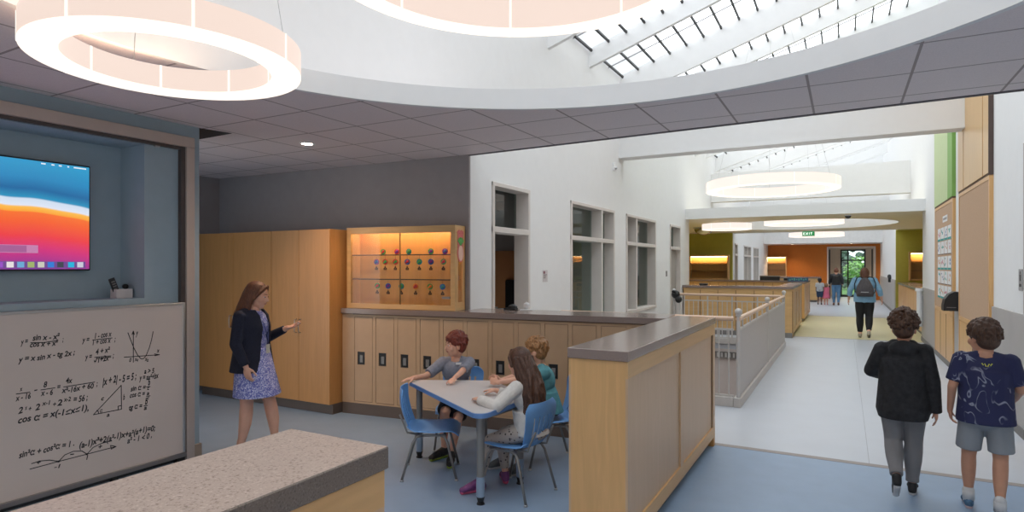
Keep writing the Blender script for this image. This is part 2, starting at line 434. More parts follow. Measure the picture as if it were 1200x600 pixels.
# rooms behind the corridor wall
OFFW = mat('office_wall', (.42, .38, .33), .85)
mb = MB().box(-7.2, -7.0, 5.95, 7.95, 0, 3).box(-7.2, XL-.22, 7.95, 8.1, 0, 3).box(-7.2, XL-.22, 5.9, 5.98, 0, 3).box(-7.2, XL-.22, 5.9, 8.1, 2.97, 3.1)
struct('wall_office', mb, GRAYW)
struct('trim_13', MB().box(-7.0, XL-.24, 7.93, 7.95, 0, 1.95), mat('tan_office_wall', (.42, .18, .07), .85))
mb = MB().box(-8.2, -8.0, 8.1, 16.2, 0, 3).box(-8.2, XL-.22, 11.0, 11.1, 0, 3).box(-8.2, XL-.22, 16.1, 16.35, 0, 3).box(-8.2, XL-.22, 8.1, 16.35, 2.97, 3.1)
struct('wall_classroom', mb, OFFW)
mb = MB().box(-8.2, -8.0, 24.4, 36, 0, 3).box(-8.2, XL-.22, 24.4, 36, 2.97, 3.1)
struct('wall_classroom_far', mb, OFFW)
# far node: olive walls and far end
struct('wall_olive_left', MB().box(-8, XL-.0, 23.95, 24.1, 0, CZ), GREENW)
struct('wall_olive_left_side', MB().box(-8.2, -8, 16.35, 24.1, 0, CZ), GREENW)
struct('wall_olive_right', MB().box(XR, 4.5, 25.25, 25.4, 0, CZ), GREENW)
struct('wall_olive_right_side', MB().box(4.5, 4.7, 16.7, 25.4, 0, CZ).box(XR, 4.5, 24.3, 25.4, CZ, CZ+.2), GREENW)
struct('wall_corner_right', MB().box(XR+.2, 4.5, 16.7, 16.9, 0, CZ), WHITE)
EX0, EX1 = -.80, 1.36
mb = MB().box(-8, EX0, 36, 36.15, 0, CZ).box(EX1, 1.6, 36, 36.15, 0, CZ).box(EX0, EX1, 36, 36.15, 2.72, CZ)
struct('wall_orange_end', mb, ORANGEW)
mb = MB().box(-1.6, -.22, 39.0, 39.15, 0, CZ).box(1.02, 2.4, 39.0, 39.15, 0, CZ).box(-.22, 1.02, 39, 39.15, 2.66, CZ).box(-1.6, -1.5, 36.15, 39, 0, CZ).box(2.3, 2.4, 36.15, 39, 0, CZ)
struct('wall_vestibule', mb, BEIGEW)
BLKF = mat('black_window_frame', (.02, .022, .025), .4)
mb = MB()
for a, b, c, d in ((-.22, -.14, 0, 2.66), (.94, 1.02, 0, 2.66), (.12, .19, 0, 2.66), (-.22, 1.02, 2.58, 2.66), (-.22, 1.02, 0, .12), (-.22, 1.02, 2.02, 2.09), (.19, .94, 1.0, 1.05)):
    mb.box(a, b, 39.02, 39.12, c, d)
o = struct('window_7', mb, BLKF)
MB().box(-.2, 1.0, 39.06, 39.07, .1, 2.6).build('pane', glass('entry_glass', (.8, .88, .86)), o)
mb = MB()
for a, b, c, d in ((EX0-.02, EX0+.05, 0, 2.74), (EX1-.05, EX1+.02, 0, 2.74), (EX0, EX1, 2.68, 2.74)): mb.box(a, b, 35.97, 36.18, c, d)
struct('trim_11', mb, PUTTY)
struct('trim_12', MB().box(EX0+.05, EX0+.13, 36.16, 36.2, 0, 2.6).box(EX1-.16, EX1-.10, 36.16, 36.2, 0, 2.6), BLKF)
# ground outside the end window
struct('ground', MB().box(-25, 25, 42, 75, -.3, -.12), mat('lawn_green', (.10, .20, .05), .9, .2, 3))
struct('wall_end_left', MB().box(-8.2, XL, 36.0, 36.16, CZ, 6.2), WHITE)
struct('wall_end_upper', MB().box(XL-.2, XR+.2, 34.0, 34.1, CZ+.8, 8), WHITE)
# ================================================================ LARGE OBJECTS
# --- half walls (cap, body, base) running along the corridor
def half_wall(name, label, x0, x1, y0, y1, panels, capm=CAPM, edge=None, group=None):
    loc = ((x0+x1)/2, (y0+y1)/2, 0)
    t = thing(name, label, 'half wall', loc, 0, group)
    MB().box(x0+.02, x1-.02, y0+.02, y1-.02, .10, 1.17).build('core', MAPLE_P, t, world=True)
    MB().box(x0+.018, x1-.018, y0+.012, y0+.03, .09, 1.168, .002).build('end_panel', MAPLE, t, world=True)
    MB().box(x0+.018, x1-.018, y1-.03, y1-.012, .09, 1.168, .002).build('end_panel', MAPLE, t, world=True)
    for sx, xs in ((1, x1-.02), (-1, x0+.02)):
        a, b = sorted((xs, xs+sx*.014))
        MB().box(a, b, y0+.012, y1-.012, 1.07, 1.168).build('top_rail', MAPLE_H, t, world=True)
        MB().box(a, b, y0+.012, y1-.012, .09, .19).build('bottom_rail', MAPLE_H, t, world=True)
        n = panels; L = (y1-y0-.024)
        for k in range(n+1):
            c = y0+.012+L*k/n; e0, e1 = max(c-.045, y0+.012), min(c+.045, y1-.012)
            if k == n: e0, e1 = c-.09, c
            if k == 0: e0, e1 = c, c+.09
            MB().box(a, b, e0, e1, .19, 1.07).build('stile', MAPLE_P, t, world=True)
            g0 = e1 if k < n else e0-.022
            MB().box(*sorted((xs, xs+sx*.0035)), g0, g0+.022, .19, 1.07).build('groove', GROOVE, t, world=True)
    m = MB().box(x0, x1, y0, y1, 1.17, 1.23, .003)
    if edge:
        me = m.mesh('cap'); me.materials.append(capm); me.materials.append(edge)
        for p in me.polygons: p.material_index = 0 if p.normal.z > .9 else 1
        link('cap', me, capm, t, world=True)
    else: m.build('cap', capm, t, world=True)
    MB().box(x0+.06, x1-.06, y0+.05, y1-.05, 0, .10).build('base', GRAYBASE, t, world=True)
    return t
half_wall('half_wall', 'low maple half wall with gray stone cap between classroom table and blue corridor floor', -1.467, -1.088, 3.37, 6.07, 2)
half_wall('half_wall', 'foreground maple counter wall with wide speckled tan quartz top cut by the bottom edge', -1.467, -1.088, -2.2, 1.29, 3, CAPT, CAPE)
# small wood foot at the far end of the half wall
tag(MB().box(-1.15, -1.095, 6.0, 6.066, 0, .098, .003).build('floor_stop', MAPLE_D, None), 'small square wooden foot under the corridor end of the half wall', 'foot')

# --- lockers, bank frame: origin B0, direction BU (6.2 degrees off the x axis)
BA = radians(6.2); B0 = Vector((-5.16, 5.31, 0))
def bank(u, v, z=0): return Vector((B0.x+u*cos(BA)-v*sin(BA), B0.y+u*sin(BA)+v*cos(BA), z))
P = .293
ords = ['first', 'second', 'third', 'fourth', 'fifth', 'sixth', 'seventh', 'eighth', 'ninth', 'tenth', 'eleventh', 'twelfth']
def locker(label, loc, rz):
    t = thing('locker', label, 'locker', loc, rz, 'tan lockers along the back of the breakout room')
    w_ = P
    MB().box(0, w_, .012, .25, .13, 1.16).build('body', LOCKD, t)
    fr = MB().box(0, .022, 0, .014, .13, 1.16).box(w_-.022, w_, 0, .014, .13, 1.16).box(.022, w_-.022, 0, .014, 1.135, 1.16).box(.022, w_-.022, 0, .014, .13, .15)
    fr.build('frame', LOCK, t)
    d = MB()
    hx0, hx1, hz0, hz1 = .070, .160, .585, .725
    for a, b, c, e in ((.027, hx0, .155, 1.13), (hx1, w_-.027, .155, 1.13), (hx0, hx1, .155, hz0), (hx0, hx1, hz1, 1.13)): d.box(a, b, .001, .012, c, e)
    do = d.build('door', LOCK, t)
    MB().box(hx0, hx1, .006, .0125, hz0, hz1).build('recess', BLACK, do)
    MB().box(hx0-.004, hx1+.004, -.001, .003, hz1, hz1+.004).box(hx0-.004, hx1+.004, -.001, .003, hz0-.004, hz0).box(hx0-.004, hx0, -.001, .003, hz0, hz1).box(hx1, hx1+.004, -.001, .003, hz0, hz1).build('bezel', BLACK, do)
    MB().box(hx0+.028, hx1-.02, -.004, .006, hz0+.02, hz1-.035, .003).build('latch', METAL, do)
    return t
l0 = None
for k in range(12):
    if k < 6: lab = 'tan metal locker, %s one along from the tall wood cabinets' % ords[k]
    elif k < 11: lab = 'tan metal locker, %s one along from the tall cabinets, behind the children' % ords[k]
    else: lab = 'tan metal locker, last of the row, tucked behind the gray half wall cap'
    if k == 6: lab = 'tan metal locker, seventh from the tall cabinets, left of the blond boy'
    p = bank(.15+P*k-.02, 0)
    if l0 is None: l0 = locker(lab, p, BA)
    else: dup(l0, p, BA, lab)
t = thing('locker_counter', 'long gray stone counter lying on top of the tan lockers', 'counter', bank(1.85, .26, 0), BA)
def bw(mb): return mb.xf(Matrix.Translation(B0) @ Matrix.Rotation(BA, 4, 'Z'))
bw(MB().box(-.02, 1.475, -.03, .262, 1.17, 1.23, .002).box(1.475, 3.715, -.03, .56, 1.17, 1.23, .002)).build('top', CAPM, t, world=True)
bw(MB().box(-.02, .13, 0, .25, .13, 1.165)).build('filler', LOCK, t, world=True)
bw(MB().box(.15-.02+P*12, 3.70, 0, .25, .13, 1.165)).build('filler', LOCK, t, world=True)
bw(MB().box(1.50, 3.70, .255, .53, 0, 1.165)).build('back', MAPLE, t, world=True)
bw(MB().box(-.02, 3.70, .0, .25, 0, .13)).build('base', BASEM, t, world=True)
bw(MB().box(-.02, 3.70, .005, .02, 1.155, 1.172)).build('shadow_strip', GROOVE, t, world=True)

# --- tall cabinets
def tall_cabinet(label, x0, x1, doors, handles):
    y0, y1 = 5.13, 5.60
    t = thing('tall_cabinet', label, 'cabinet', ((x0+x1)/2, y0, 0), 0, None)
    MB().box(x0, x1, y0+.02, y1, .12, 2.15).build('body', MAPLE_D, t, world=True)
    n = len(doors)-1
    for k in range(n):
        d = MB().box(doors[k]+.002, doors[k+1]-.002, y0, y0+.02, .12, 2.15, .002).build('door', MAPLE_D, t, world=True)
        h = handles[k]
        if h:
            MB().tube([(h, y0, .93), (h, y0-.03, .935), (h, y0-.035, .99), (h, y0-.035, 1.04), (h, y0-.03, 1.085), (h, y0, 1.09)], .005).build('handle', CHROME, d, True, world=True)
    MB().box(x0, x1, y0+.05, y1, 0, .12).build('base', BASEM, t, world=True)
    return t
tall_cabinet('tall maple cabinet with two doors standing right behind the teacher, nearer the lockers', -6.183, -5.205, [-6.183, -5.709, -5.205], [-5.745, -5.675])
tall_cabinet('tall maple cabinet farther left, beside the blue wall edge', -7.60, -6.188, [-7.60, -6.9, -6.188], [-6.935, -6.865])

# --- display case on the counter
CW, CD_, CB, CT_ = 1.50, .29, 1.232, 2.17
t = thing('display_case', 'lit maple display case with glass shelves standing on the locker counter', 'display case', bank(.75, .12, CB), BA)
case = t
def cs(mb): return bw(mb)
u0, u1, v0, v1 = .02, 1.455, .03, .27
f = .055
m = MB()
m.box(u0, u0+f, v0, v0+.03, CB, CT_).box(u1-f, u1, v0, v0+.03, CB, CT_).box(u0+f, u1-f, v0, v0+.03, CB, CB+.055).box(u0+f, u1-f, v0, v0+.03, CT_-.075, CT_)
cs(m).build('front_frame', MAPLE_X, t, world=True)
cs(MB().box(u0, u1, v1-.012, v1, CB, CT_)).build('back_panel', MAPLE_D, t, world=True)
cs(MB().box(u0, u1, v0+.03, v1-.012, CB, CB+.03)).build('bottom', MAPLE_X, t, world=True)
cs(MB().box(u0, u1, v0+.03, v1-.012, CT_-.02, CT_)).build('top', MAPLE_X, t, world=True)
cs(MB().box(u0, u0+.02, v0+.03, v1-.012, CB+.03, CT_-.02)).build('side', MAPLE, t, world=True)
m = MB().box(u1-.02, u1, v0+.03, v0+.07, CB+.03, CT_-.02).box(u1-.02, u1, v1-.05, v1-.012, CB+.03, CT_-.02).box(u1-.02, u1, v0+.07, v1-.05, CB+.03, CB+.09).box(u1-.02, u1, v0+.07, v1-.05, CT_-.09, CT_-.02)
cs(m).build('side_frame', MAPLE, t, world=True)
SHZ = [1.565, 1.845]
for z in SHZ:
    s_ = cs(MB().box(u0+.03, u1-.03, v0+.05, v1-.02, z, z+.008)).build('glass_shelf', GLASS, t, world=True)
    cs(MB().box(u0+.03, u1-.03, v0+.046, v0+.050, z-.002, z+.010)).build('dark_edge', mat('shelf_edge', (.05, .03, .02), .4), s_, world=True)
cs(MB().box(u0+f, .76, v0+.008, v0+.012, CB+.055, CT_-.075)).build('glass_door', GLASS, t, world=True)
cs(MB().box(.74, u1-f, v0+.016, v0+.020, CB+.055, CT_-.075)).build('glass_door', GLASS, t, world=True)
cs(MB().box(.742, .747, v0+.004, v0+.024, CB+.055, CT_-.075)).build('door_edge', mat('glass_edge', (.25, .14, .06), .3), t, world=True)
cs(MB().box(u1-.012, u1-.008, v0+.07, v1-.05, CB+.09, CT_-.09)).build('side_glass', GLASS, t, world=True)
cs(MB().box(u0+.08, u1-.08, v0+.05, v0+.075, CT_-.045, CT_-.022)).build('light_strip', emis('warm_case_strip', (1, .66, .32), 26), t, world=True)
cs(MB().box(u1-.16, u1-.06, v0-.006, v0+.004, CB+.13, CB+.155)).build('lock_bar', METAL, t, world=True)
# pineapple cut-out on the case's side
t = thing('pineapple_cutout', 'pink pineapple picture with green leaves hanging on the display case side', 'picture', bank(u1+.006, .15, 1.9), BA)
PINK = mat('pink_card', (.70, .18, .17), .7); PALEP = mat('pale_peach_card', (.80, .52, .42), .7); GRN = mat('leaf_green_card', (.12, .42, .10), .7)
def disc_yz(mb, u, v, z, ry, rz_, th=.004, n=24):
    a = [mb.bm.verts.new((u, v+ry*cos(2*pi*k/n), z+rz_*sin(2*pi*k/n))) for k in range(n)]; b = [mb.bm.verts.new((u+th, q.co.y, q.co.z)) for q in a]
    mb.bm.faces.new(a); mb.bm.faces.new(b[::-1])
    for k in range(n): mb.bm.faces.new((a[k], b[k], b[(k+1) % n], a[(k+1) % n]))
    return mb
m = disc_yz(MB(), u1+.001, .15, 1.87, .075, .105); m.box(u1+.001, u1+.005, .085, .215, 1.87, 2.08)
for k in range(5): m.cyl((u1+.001, .095+k*.028, 2.09+.012*(k % 2)), (u1+.005, .095+k*.028, 2.09+.012*(k % 2)), .02, n=10)
cs(m).build('card', PINK, t, world=True)
cs(disc_yz(MB(), u1+.005, .15, 1.865, .055, .085)).build('fruit', PALEP, t, world=True)
m = MB()
for a in (-50, -25, 0, 25, 50):
    m.box(-.002, .002, -.012, .012, 0, .085, M=Matrix.Translation((u1+.008, .15, 1.955)) @ Matrix.Rotation(radians(a), 4, 'X'))
cs(m).build('leaves', GRN, t, world=True)
# ornaments: coloured felt discs with small charms
OCOL = {'red': (.55, .03, .04), 'blue': (.03, .12, .40), 'green': (.06, .30, .08), 'teal': (.02, .22, .24), 'purple': (.22, .03, .28), 'orange': (.75, .18, .03)}
OM = {k: mat('felt_'+k, v, .8, .15, 60) for k, v in OCOL.items()}
CHARM = mat('dark_bead_charm', (.09, .035, .02), .5)
def ornament(label, u, z, c1, c2, hang=True, group='felt ornaments in the display case', tilt=0):
    r = .033
    t = thing('ornament', label, 'ornament', bank(u, .14, z if not hang else z-.075), BA, group)
    zc = 0 if hang else r+.0
    m = MB().cyl((0, -.006, zc), (0, .006, zc), r, n=20); me = m.mesh('disc')
    me.materials.append(OM[c1]); me.materials.append(OM[c2])
    for p in me.polygons: p.material_index = 0
    link('disc', me, OM[c1], t)
    m = MB().sph((.008, -.008, zc+.004), .019, (1, .5, 1)).sph((-.012, -.008, zc-.01), .012, (1, .5, 1)); m.build('petal', OM[c2], t, True)
    if hang:
        MB().cyl((0, 0, r*.9), (0, 0, .074), .0012, n=6).build('string', CHARM, t)
        m = MB().cyl((0, 0, -r), (0, 0, -.055), .0015, n=6).sph((0, -.002, -.062), .012, (1, .6, 1)).sph((-.012, -.002, -.078), .010).sph((.013, -.002, -.078), .010).box(-.018, .018, -.006, .004, -.094, -.084)
        m.build('charm', CHARM, t, True)
    return t
row1 = [(.36, 'purple', 'blue'), (.48, 'red', 'green'), (.62, 'red', 'green'), (.78, 'blue', 'red'), (.94, 'teal', 'green'), (1.09, 'blue', 'purple'), (1.25, 'green', 'red')]
n1 = ['first', 'second', 'third', 'fourth', 'fifth', 'sixth', 'last']
for k, (u, a, b) in enumerate(row1): ornament('%s and %s disc ornament with charm, %s in the row hanging under the upper shelf' % (a, b, n1[k]), u, SHZ[1], a, b)
row2 = [(.37, 'green', 'red'), (.52, 'blue', 'purple'), (.70, 'teal', 'green'), (.89, 'orange', 'red'), (1.08, 'green', 'orange'), (1.24, 'blue', 'teal')]
n2 = ['first', 'second', 'third', 'fourth', 'fifth', 'last']
for k, (u, a, b) in enumerate(row2): ornament('%s and %s disc ornament with charm, %s in the row hanging under the lower shelf' % (a, b, n2[k]), u, SHZ[0], a, b)
row0 = [(.45, 'green', 'red'), (.64, 'red', 'purple'), (.80, 'teal', 'green'), (1.09, 'green', 'purple'), (1.27, 'purple', 'blue')]
for k, (u, a, b) in enumerate(row0): ornament('small %s and %s felt flower, %s from left standing on the upper shelf' % (a, b, n2[k] if k < 4 else 'last'), u, SHZ[1]+.009, a, b, hang=False)

# --- wall screen in the niche
t = thing('wall_display', 'large flat screen showing blue and red waves in the blue wall niche', 'screen', (-5.44, 1.95, 2.1), 0)
TY0, TY1, TZ0, TZ1 = 1.17, 2.70, 1.685, 2.535
MB().box(-5.47, -5.405, TY0, TY1, TZ0, TZ1, .006).build('housing', BLACK, t, world=True)
m, nt, b = _new('wave_wallpaper'); L = nt.links.new
tcn = nt.nodes.new('ShaderNodeTexCoord'); sx = nt.nodes.new('ShaderNodeSeparateXYZ'); L(tcn.outputs['Generated'], sx.inputs[0])
def mth(op, a, bb, c=None):
    n = nt.nodes.new('ShaderNodeMath'); n.operation = op
    for i, q in enumerate((a, bb, c)):
        if q is None: continue
        if isinstance(q, (int, float)): n.inputs[i].default_value = q
        else: L(q, n.inputs[i])
    return n.outputs[0]
yy = sx.outputs['Y']; zz = sx.outputs['Z']
s1 = mth('MULTIPLY', mth('SINE', mth('MULTIPLY_ADD', yy, 12.0, .2), 0), .03)
s2 = mth('MULTIPLY', mth('SINE', mth('MULTIPLY_ADD', yy, 21.0, 2.0), 0), .012)
q = mth('ADD', mth('ADD', mth('MULTIPLY_ADD', yy, .30, zz), s1), s2)
q = mth('MULTIPLY', q, .75)
r = nt.nodes.new('ShaderNodeValToRGB'); L(q, r.inputs[0]); cr = r.color_ramp
stops = [(.0, (.10, .03, .25)), (.18, (.22, .04, .30)), (.30, (.62, .03, .20)), (.40, (.83, .05, .06)), (.50, (.90, .12, .03)), (.558, (.92, .17, .03)), (.565, (.95, .38, .04)), (.595, (.96, .50, .08)), (.605, (.72, .78, .90)), (.65, (.62, .72, .86)), (.66, (.02, .28, .50)), (.72, (.01, .13, .34)), (.80, (.02, .24, .50)), (1.0, (.03, .36, .62))]
cr.elements[0].position = stops[0][0]; cr.elements[0].color = (*stops[0][1], 1); cr.elements[1].position = 1; cr.elements[1].color = (*stops[-1][1], 1)
for p_, c_ in stops[1:-1]: e = cr.elements.new(p_); e.color = (*c_, 1)
L(r.outputs[0], b.inputs['Emission Color']); b.inputs['Emission Strength'].default_value = .95; b.inputs['Base Color'].default_value = (.01, .01, .01, 1); b.inputs['Roughness'].default_value = .2
scr = MB().box(-5.406, -5.402, TY0+.012, TY1-.012, TZ0+.012, TZ1-.012).build('screen', m, t, world=True)
PXM = emis('toolbar_pink', (.55, .22, .42), .9)
MB().box(-5.402, -5.4005, 1.6, 2.33, TZ0+.135, TZ0+.195).build('tool_bar', PXM, scr, world=True)
MB().box(-5.4005, -5.3995, 1.6, 2.255, TZ0+.14, TZ0+.19).build('tool_bar_panel', emis('toolbar_violet', (.38, .12, .30), .9), scr, world=True)
DK = emis('icon_dark', (.06, .02, .07), .6)
for a in (1.80, 1.89, 1.985):
    MB().box(-5.3995, -5.399, a, a+.042, TZ0+.15, TZ0+.18).build('tool_icon', DK, scr, world=True)
ic = [(.7, .7, .7), (.8, .55, .1), (.75, .75, .72), (.72, .68, .35), (.02, .02, .02), (.75, .08, .10), (.30, .08, .55), (.8, .75, .75), (.15, .40, .65), (.35, .45, .15), (.6, .6, .5), (.03, .20, .65), (.05, .06, .08), (.02, .45, .70), (.6, .6, .7)]
MB().box(-5.402, -5.4012, 1.3, 2.66, TZ0+.022, TZ0+.072).build('dock', emis('dock_violet', (.16, .07, .28), .9), scr, world=True)
for k in range(15):
    a = 2.655-(15-k)*.0655 + (.01 if k > 12 else 0)
    MB().box(-5.4012, -5.4000, a, a+.044, TZ0+.026, TZ0+.068, .0004).build('dock_icon', emis('icon_%d' % k, ic[k], .9), scr, world=True)
MM = emis('menu_white', (.8, .85, .9), .9)
for a, wd in ((2.35, .03), (2.42, .02), (2.47, .02), (2.53, .012), (2.575, .09)): MB().box(-5.402, -5.4008, a, a+wd, TZ1-.032, TZ1-.022).build('menu_mark', MM, scr, world=True)

# --- whiteboard with metal frame
FRM = mat('taupe_anodised_frame', (.50, .42, .37), .45, .03, metal=.2)
t = thing('whiteboard', 'tall whiteboard covered in handwritten equations, in a taupe metal frame on the blue wall', 'whiteboard', (-5.10, 1.6, .04), 0)
wb = t
m = MB().box(-5.12, -5.055, -1.2, 3.375, 2.765, 2.855, .003).box(-5.12, -5.055, 3.30, 3.375, .02, 2.765, .003)
m.build('outer_frame', FRM, t, world=True)
MB().box(-5.12, -5.075, 3.262, 3.298, .02, 2.765).box(-5.12, -5.085, -1.2, 3.298, 2.74, 2.765).build('track', mat('dark_bronze_track', (.07, .055, .05), .4), t, world=True)
MB().box(-5.095, -5.055, -.6, 3.262, .10, 1.385).build('board', mat('whiteboard_enamel', (.60, .52, .47), .28, .02, 2), t, world=True)
MB().box(-5.10, -5.05, -.6, 3.265, 1.385, 1.405, .002).box(-5.10, -5.05, 3.262, 3.285, .08, 1.405, .002).build('board_trim', CHROME, t, world=True)
MB().box(-5.10, -5.03, -.6, 3.285, .065, .10, .002).build('bottom_rail', mat('gray_board_rail', (.16, .15, .15), .4), t, world=True)
MB().box(-5.115, -5.06, -.6, 3.285, .035, .062).box(-5.09, -5.04, 3.20, 3.26, .02, .066).box(-5.09, -5.04, 2.68, 2.72, .02, .066).build('bottom_track', BLACK, t, world=True)
MB().box(-5.12, -5.10, 3.05, 3.09, 2.728, 2.742).build('catch', CHROME, t, world=True)
MB().box(-5.12, -5.116, -.1, 2.97, 1.405, 1.455).build('ledge_strip', BLUEW, t, world=True)
INK = mat('black_marker_ink', (.006, .006, .008), .5)
TH = math.radians(28.71)
XB = -5.0545
class Ink:
    """strokes and letters lying on the board, in (y, z) metres"""
    def __init__(s): s.m = MB()
    def line(s, a, b, w_=.0065):
        a = Vector((0, *a)); b = Vector((0, *b)); d = b-a
        if d.length < 1e-5: return s
        n = Vector((0, -d.z, d.y)).normalized()*w_/2; e = d.normalized()*w_*.3
        c = [a-e+n, a-e-n, b+e-n, b+e+n]
        s.m.bm.faces.new([s.m.bm.verts.new((XB, q.y, q.z)) for q in c]); return s
    def poly(s, pts, w_=.0065):
        for a, b in zip(pts, pts[1:]): s.line(a, b, w_)
        return s
    def done(s, name='drawing'):
        return s.m.build(name, INK, wb, world=True)
def text(s, y0, z0, y1, h, name='equation', rise=0, m=INK, parent=None, x=XB):
    """handwriting-like line from y0 to y1, letter height h"""
    cu = bpy.data.curves.new('txt', 'FONT'); cu.body = s; cu.size = 1; cu.shear = .22; cu.resolution_u = 3; cu.offset = .03
    o = bpy.data.objects.new('txt', cu); COL.objects.link(o)
    dg = bpy.context.evaluated_depsgraph_get(); me = bpy.data.meshes.new_from_object(o.evaluated_get(dg))
    bpy.data.objects.remove(o)
    xs = [v.co.x for v in me.vertices]; a, b = min(xs), max(xs); sx = (y1-y0)/(b-a)
    for v in me.vertices:
        X = (v.co.x-a)*sx; v.co = Vector((x, y0+X, z0+v.co.y*h*1.28/.70+rise*X+.0035*sin(X*37+y0*9)))
    me.materials.clear()
    return link(name, me, m, parent or wb, world=True)
WR = [('y =', 2.075, 1.171, 2.12, 0.03), ('sin x - x²', 2.146, 1.19, 2.317, 0.031), ('cos x + x²', 2.131, 1.144, 2.306, 0.03), (';', 2.334, 1.161, 2.342, 0.031), ('y = x sin x - tg 2x ;', 2.06, 1.048, 2.418, 0.03), ('y =', 2.465, 1.146, 2.518, 0.032), ('1 - cos x', 2.554, 1.167, 2.678, 0.033), ('1 + cos x', 2.539, 1.119, 2.672, 0.032), (';', 2.697, 1.128, 2.707, 0.033), ('y =', 2.485, 1.015, 2.536, 0.032), ('4 + x²', 2.56, 1.044, 2.665, 0.033), ('√1+2x', 2.548, 0.98, 2.659, 0.033), (';', 2.684, 1.001, 2.694, 0.034), ('x', 2.07, 0.847, 2.087, 0.024), ('x - 16', 2.045, 0.783, 2.136, 0.03), ('-', 2.156, 0.822, 2.177, 0.03), ('8', 2.214, 0.845, 2.238, 0.031), ('x - 6', 2.196, 0.787, 2.273, 0.031), ('=', 2.3, 0.815, 2.323, 0.031), ('4x', 2.356, 0.852, 2.401, 0.032), ('x²-16x + 60', 2.328, 0.785, 2.548, 0.031), (';', 2.566, 0.8, 2.575, 0.033), ('|x + 2| - 5 = 5 ;', 2.609, 0.799, 2.868, 0.043), ('2', 2.06, 0.691, 2.09, 0.033), ('x', 2.1, 0.709, 2.115, 0.024), ('+', 2.123, 0.696, 2.141, 0.024), ('2', 2.162, 0.691, 2.193, 0.033), ('x-1', 2.203, 0.716, 2.257, 0.024), ('+', 2.273, 0.695, 2.295, 0.025), ('2', 2.3, 0.696, 2.334, 0.034), ('x-2', 2.342, 0.719, 2.39, 0.025), ('= 56 ;', 2.407, 0.703, 2.506, 0.035), ('cos α = x(-1≤x≤1),', 2.06, 0.623, 2.512, 0.035), ('c', 2.6, 0.682, 2.622, 0.026), ('b', 2.764, 0.653, 2.777, 0.035), ('a', 2.64, 0.547, 2.662, 0.024), ('α', 2.591, 0.591, 2.612, 0.023), ('a > 5', 2.93, 0.832, 3.015, 0.032), ('y = ax²+bx', 2.889, 0.783, 3.051, 0.035), ('sin α =', 2.821, 0.708, 2.944, 0.031), ('b', 2.962, 0.732, 2.979, 0.042), ('c', 2.955, 0.694, 2.972, 0.028), ('cos α =', 2.815, 0.657, 2.937, 0.031), ('a', 2.951, 0.653, 2.972, 0.024), ('c', 2.951, 0.617, 2.972, 0.022), ('tg α =', 2.808, 0.559, 2.916, 0.031), ('b', 2.937, 0.578, 2.958, 0.042), ('a', 2.927, 0.534, 2.951, 0.028), ('sin²α + cos²α = 1 .', 2.065, 0.38, 2.413, 0.033), ('(a-1)x³+2(a²-1)x+a²(a+1)=0;', 2.447, 0.351, 3.022, 0.036), ('a² - 1 < 0 ,', 2.795, 0.295, 2.993, 0.034), ('+', 2.172, 0.299, 2.198, 0.024), ('-', 2.384, 0.305, 2.413, 0.031), ('+', 2.579, 0.31, 2.609, 0.027), ('-1', 2.281, 0.24, 2.323, 0.021), ('1', 2.494, 0.252, 2.509, 0.026), ('y', 2.862, 1.155, 2.882, 0.034), ('x', 3.033, 0.995, 3.058, 0.028), ('0', 2.811, 0.947, 2.828, 0.024), ('x₁', 2.851, 0.948, 2.882, 0.024), ('x₂', 2.934, 0.937, 2.965, 0.028)]
DR = [[(2.136, 1.178), (2.219, 1.171), (2.306, 1.176)], [(2.539, 1.154), (2.681, 1.156)], [(2.554, 1.02), (2.672, 1.016)], [(2.566, 1.009), (2.672, 1.006)], [(2.772, 0.992), (3.058, 0.976)], [(2.843, 0.942), (2.843, 1.195)], [(2.833, 1.168), (2.843, 1.195), (2.851, 1.166)], [(3.015, 0.988), (3.058, 0.976), (3.018, 0.972)], [(2.801, 1.185), (2.821, 1.128), (2.848, 1.056), (2.875, 1.0), (2.896, 0.97), (2.909, 0.96), (2.927, 0.962), (2.948, 0.988), (2.972, 1.045), (2.99, 1.106), (3.004, 1.176)], [(2.05, 0.831), (2.131, 0.829)], [(2.198, 0.833), (2.287, 0.833)], [(2.342, 0.829), (2.554, 0.83)], [(2.545, 0.581), (2.749, 0.772), (2.751, 0.581), (2.545, 0.581)], [(2.726, 0.583), (2.726, 0.61), (2.751, 0.61)], [(2.582, 0.58), (2.579, 0.6), (2.569, 0.609)], [(2.948, 0.723), (2.979, 0.722)], [(2.948, 0.648), (2.979, 0.645)], [(2.927, 0.571), (2.958, 0.57)], [(2.131, 0.285), (2.311, 0.289), (2.5, 0.291), (2.71, 0.294)], [(2.141, 0.321), (2.193, 0.325), (2.251, 0.315), (2.311, 0.289)], [(2.311, 0.289), (2.35, 0.326), (2.407, 0.337), (2.465, 0.324), (2.5, 0.291)], [(2.5, 0.291), (2.542, 0.33), (2.603, 0.347), (2.678, 0.347)], [(2.669, 0.314), (2.71, 0.294), (2.675, 0.283), (2.669, 0.314)]]
RISE = {'y = x sin x - tg 2x ;': .03}
for s_, a, b, c, h in WR: text(s_, a, b, c, h, rise=RISE.get(s_, 0))
for l_ in DR: Ink().poly(l_).done()
DOT = Ink()
for l_ in (DR[18][1], DR[18][2]):
    for k in range(6): DOT.line((l_[0]-.006+.002*k, l_[1]-.006), (l_[0]-.006+.002*k, l_[1]+.006), .004)
DOT.done()

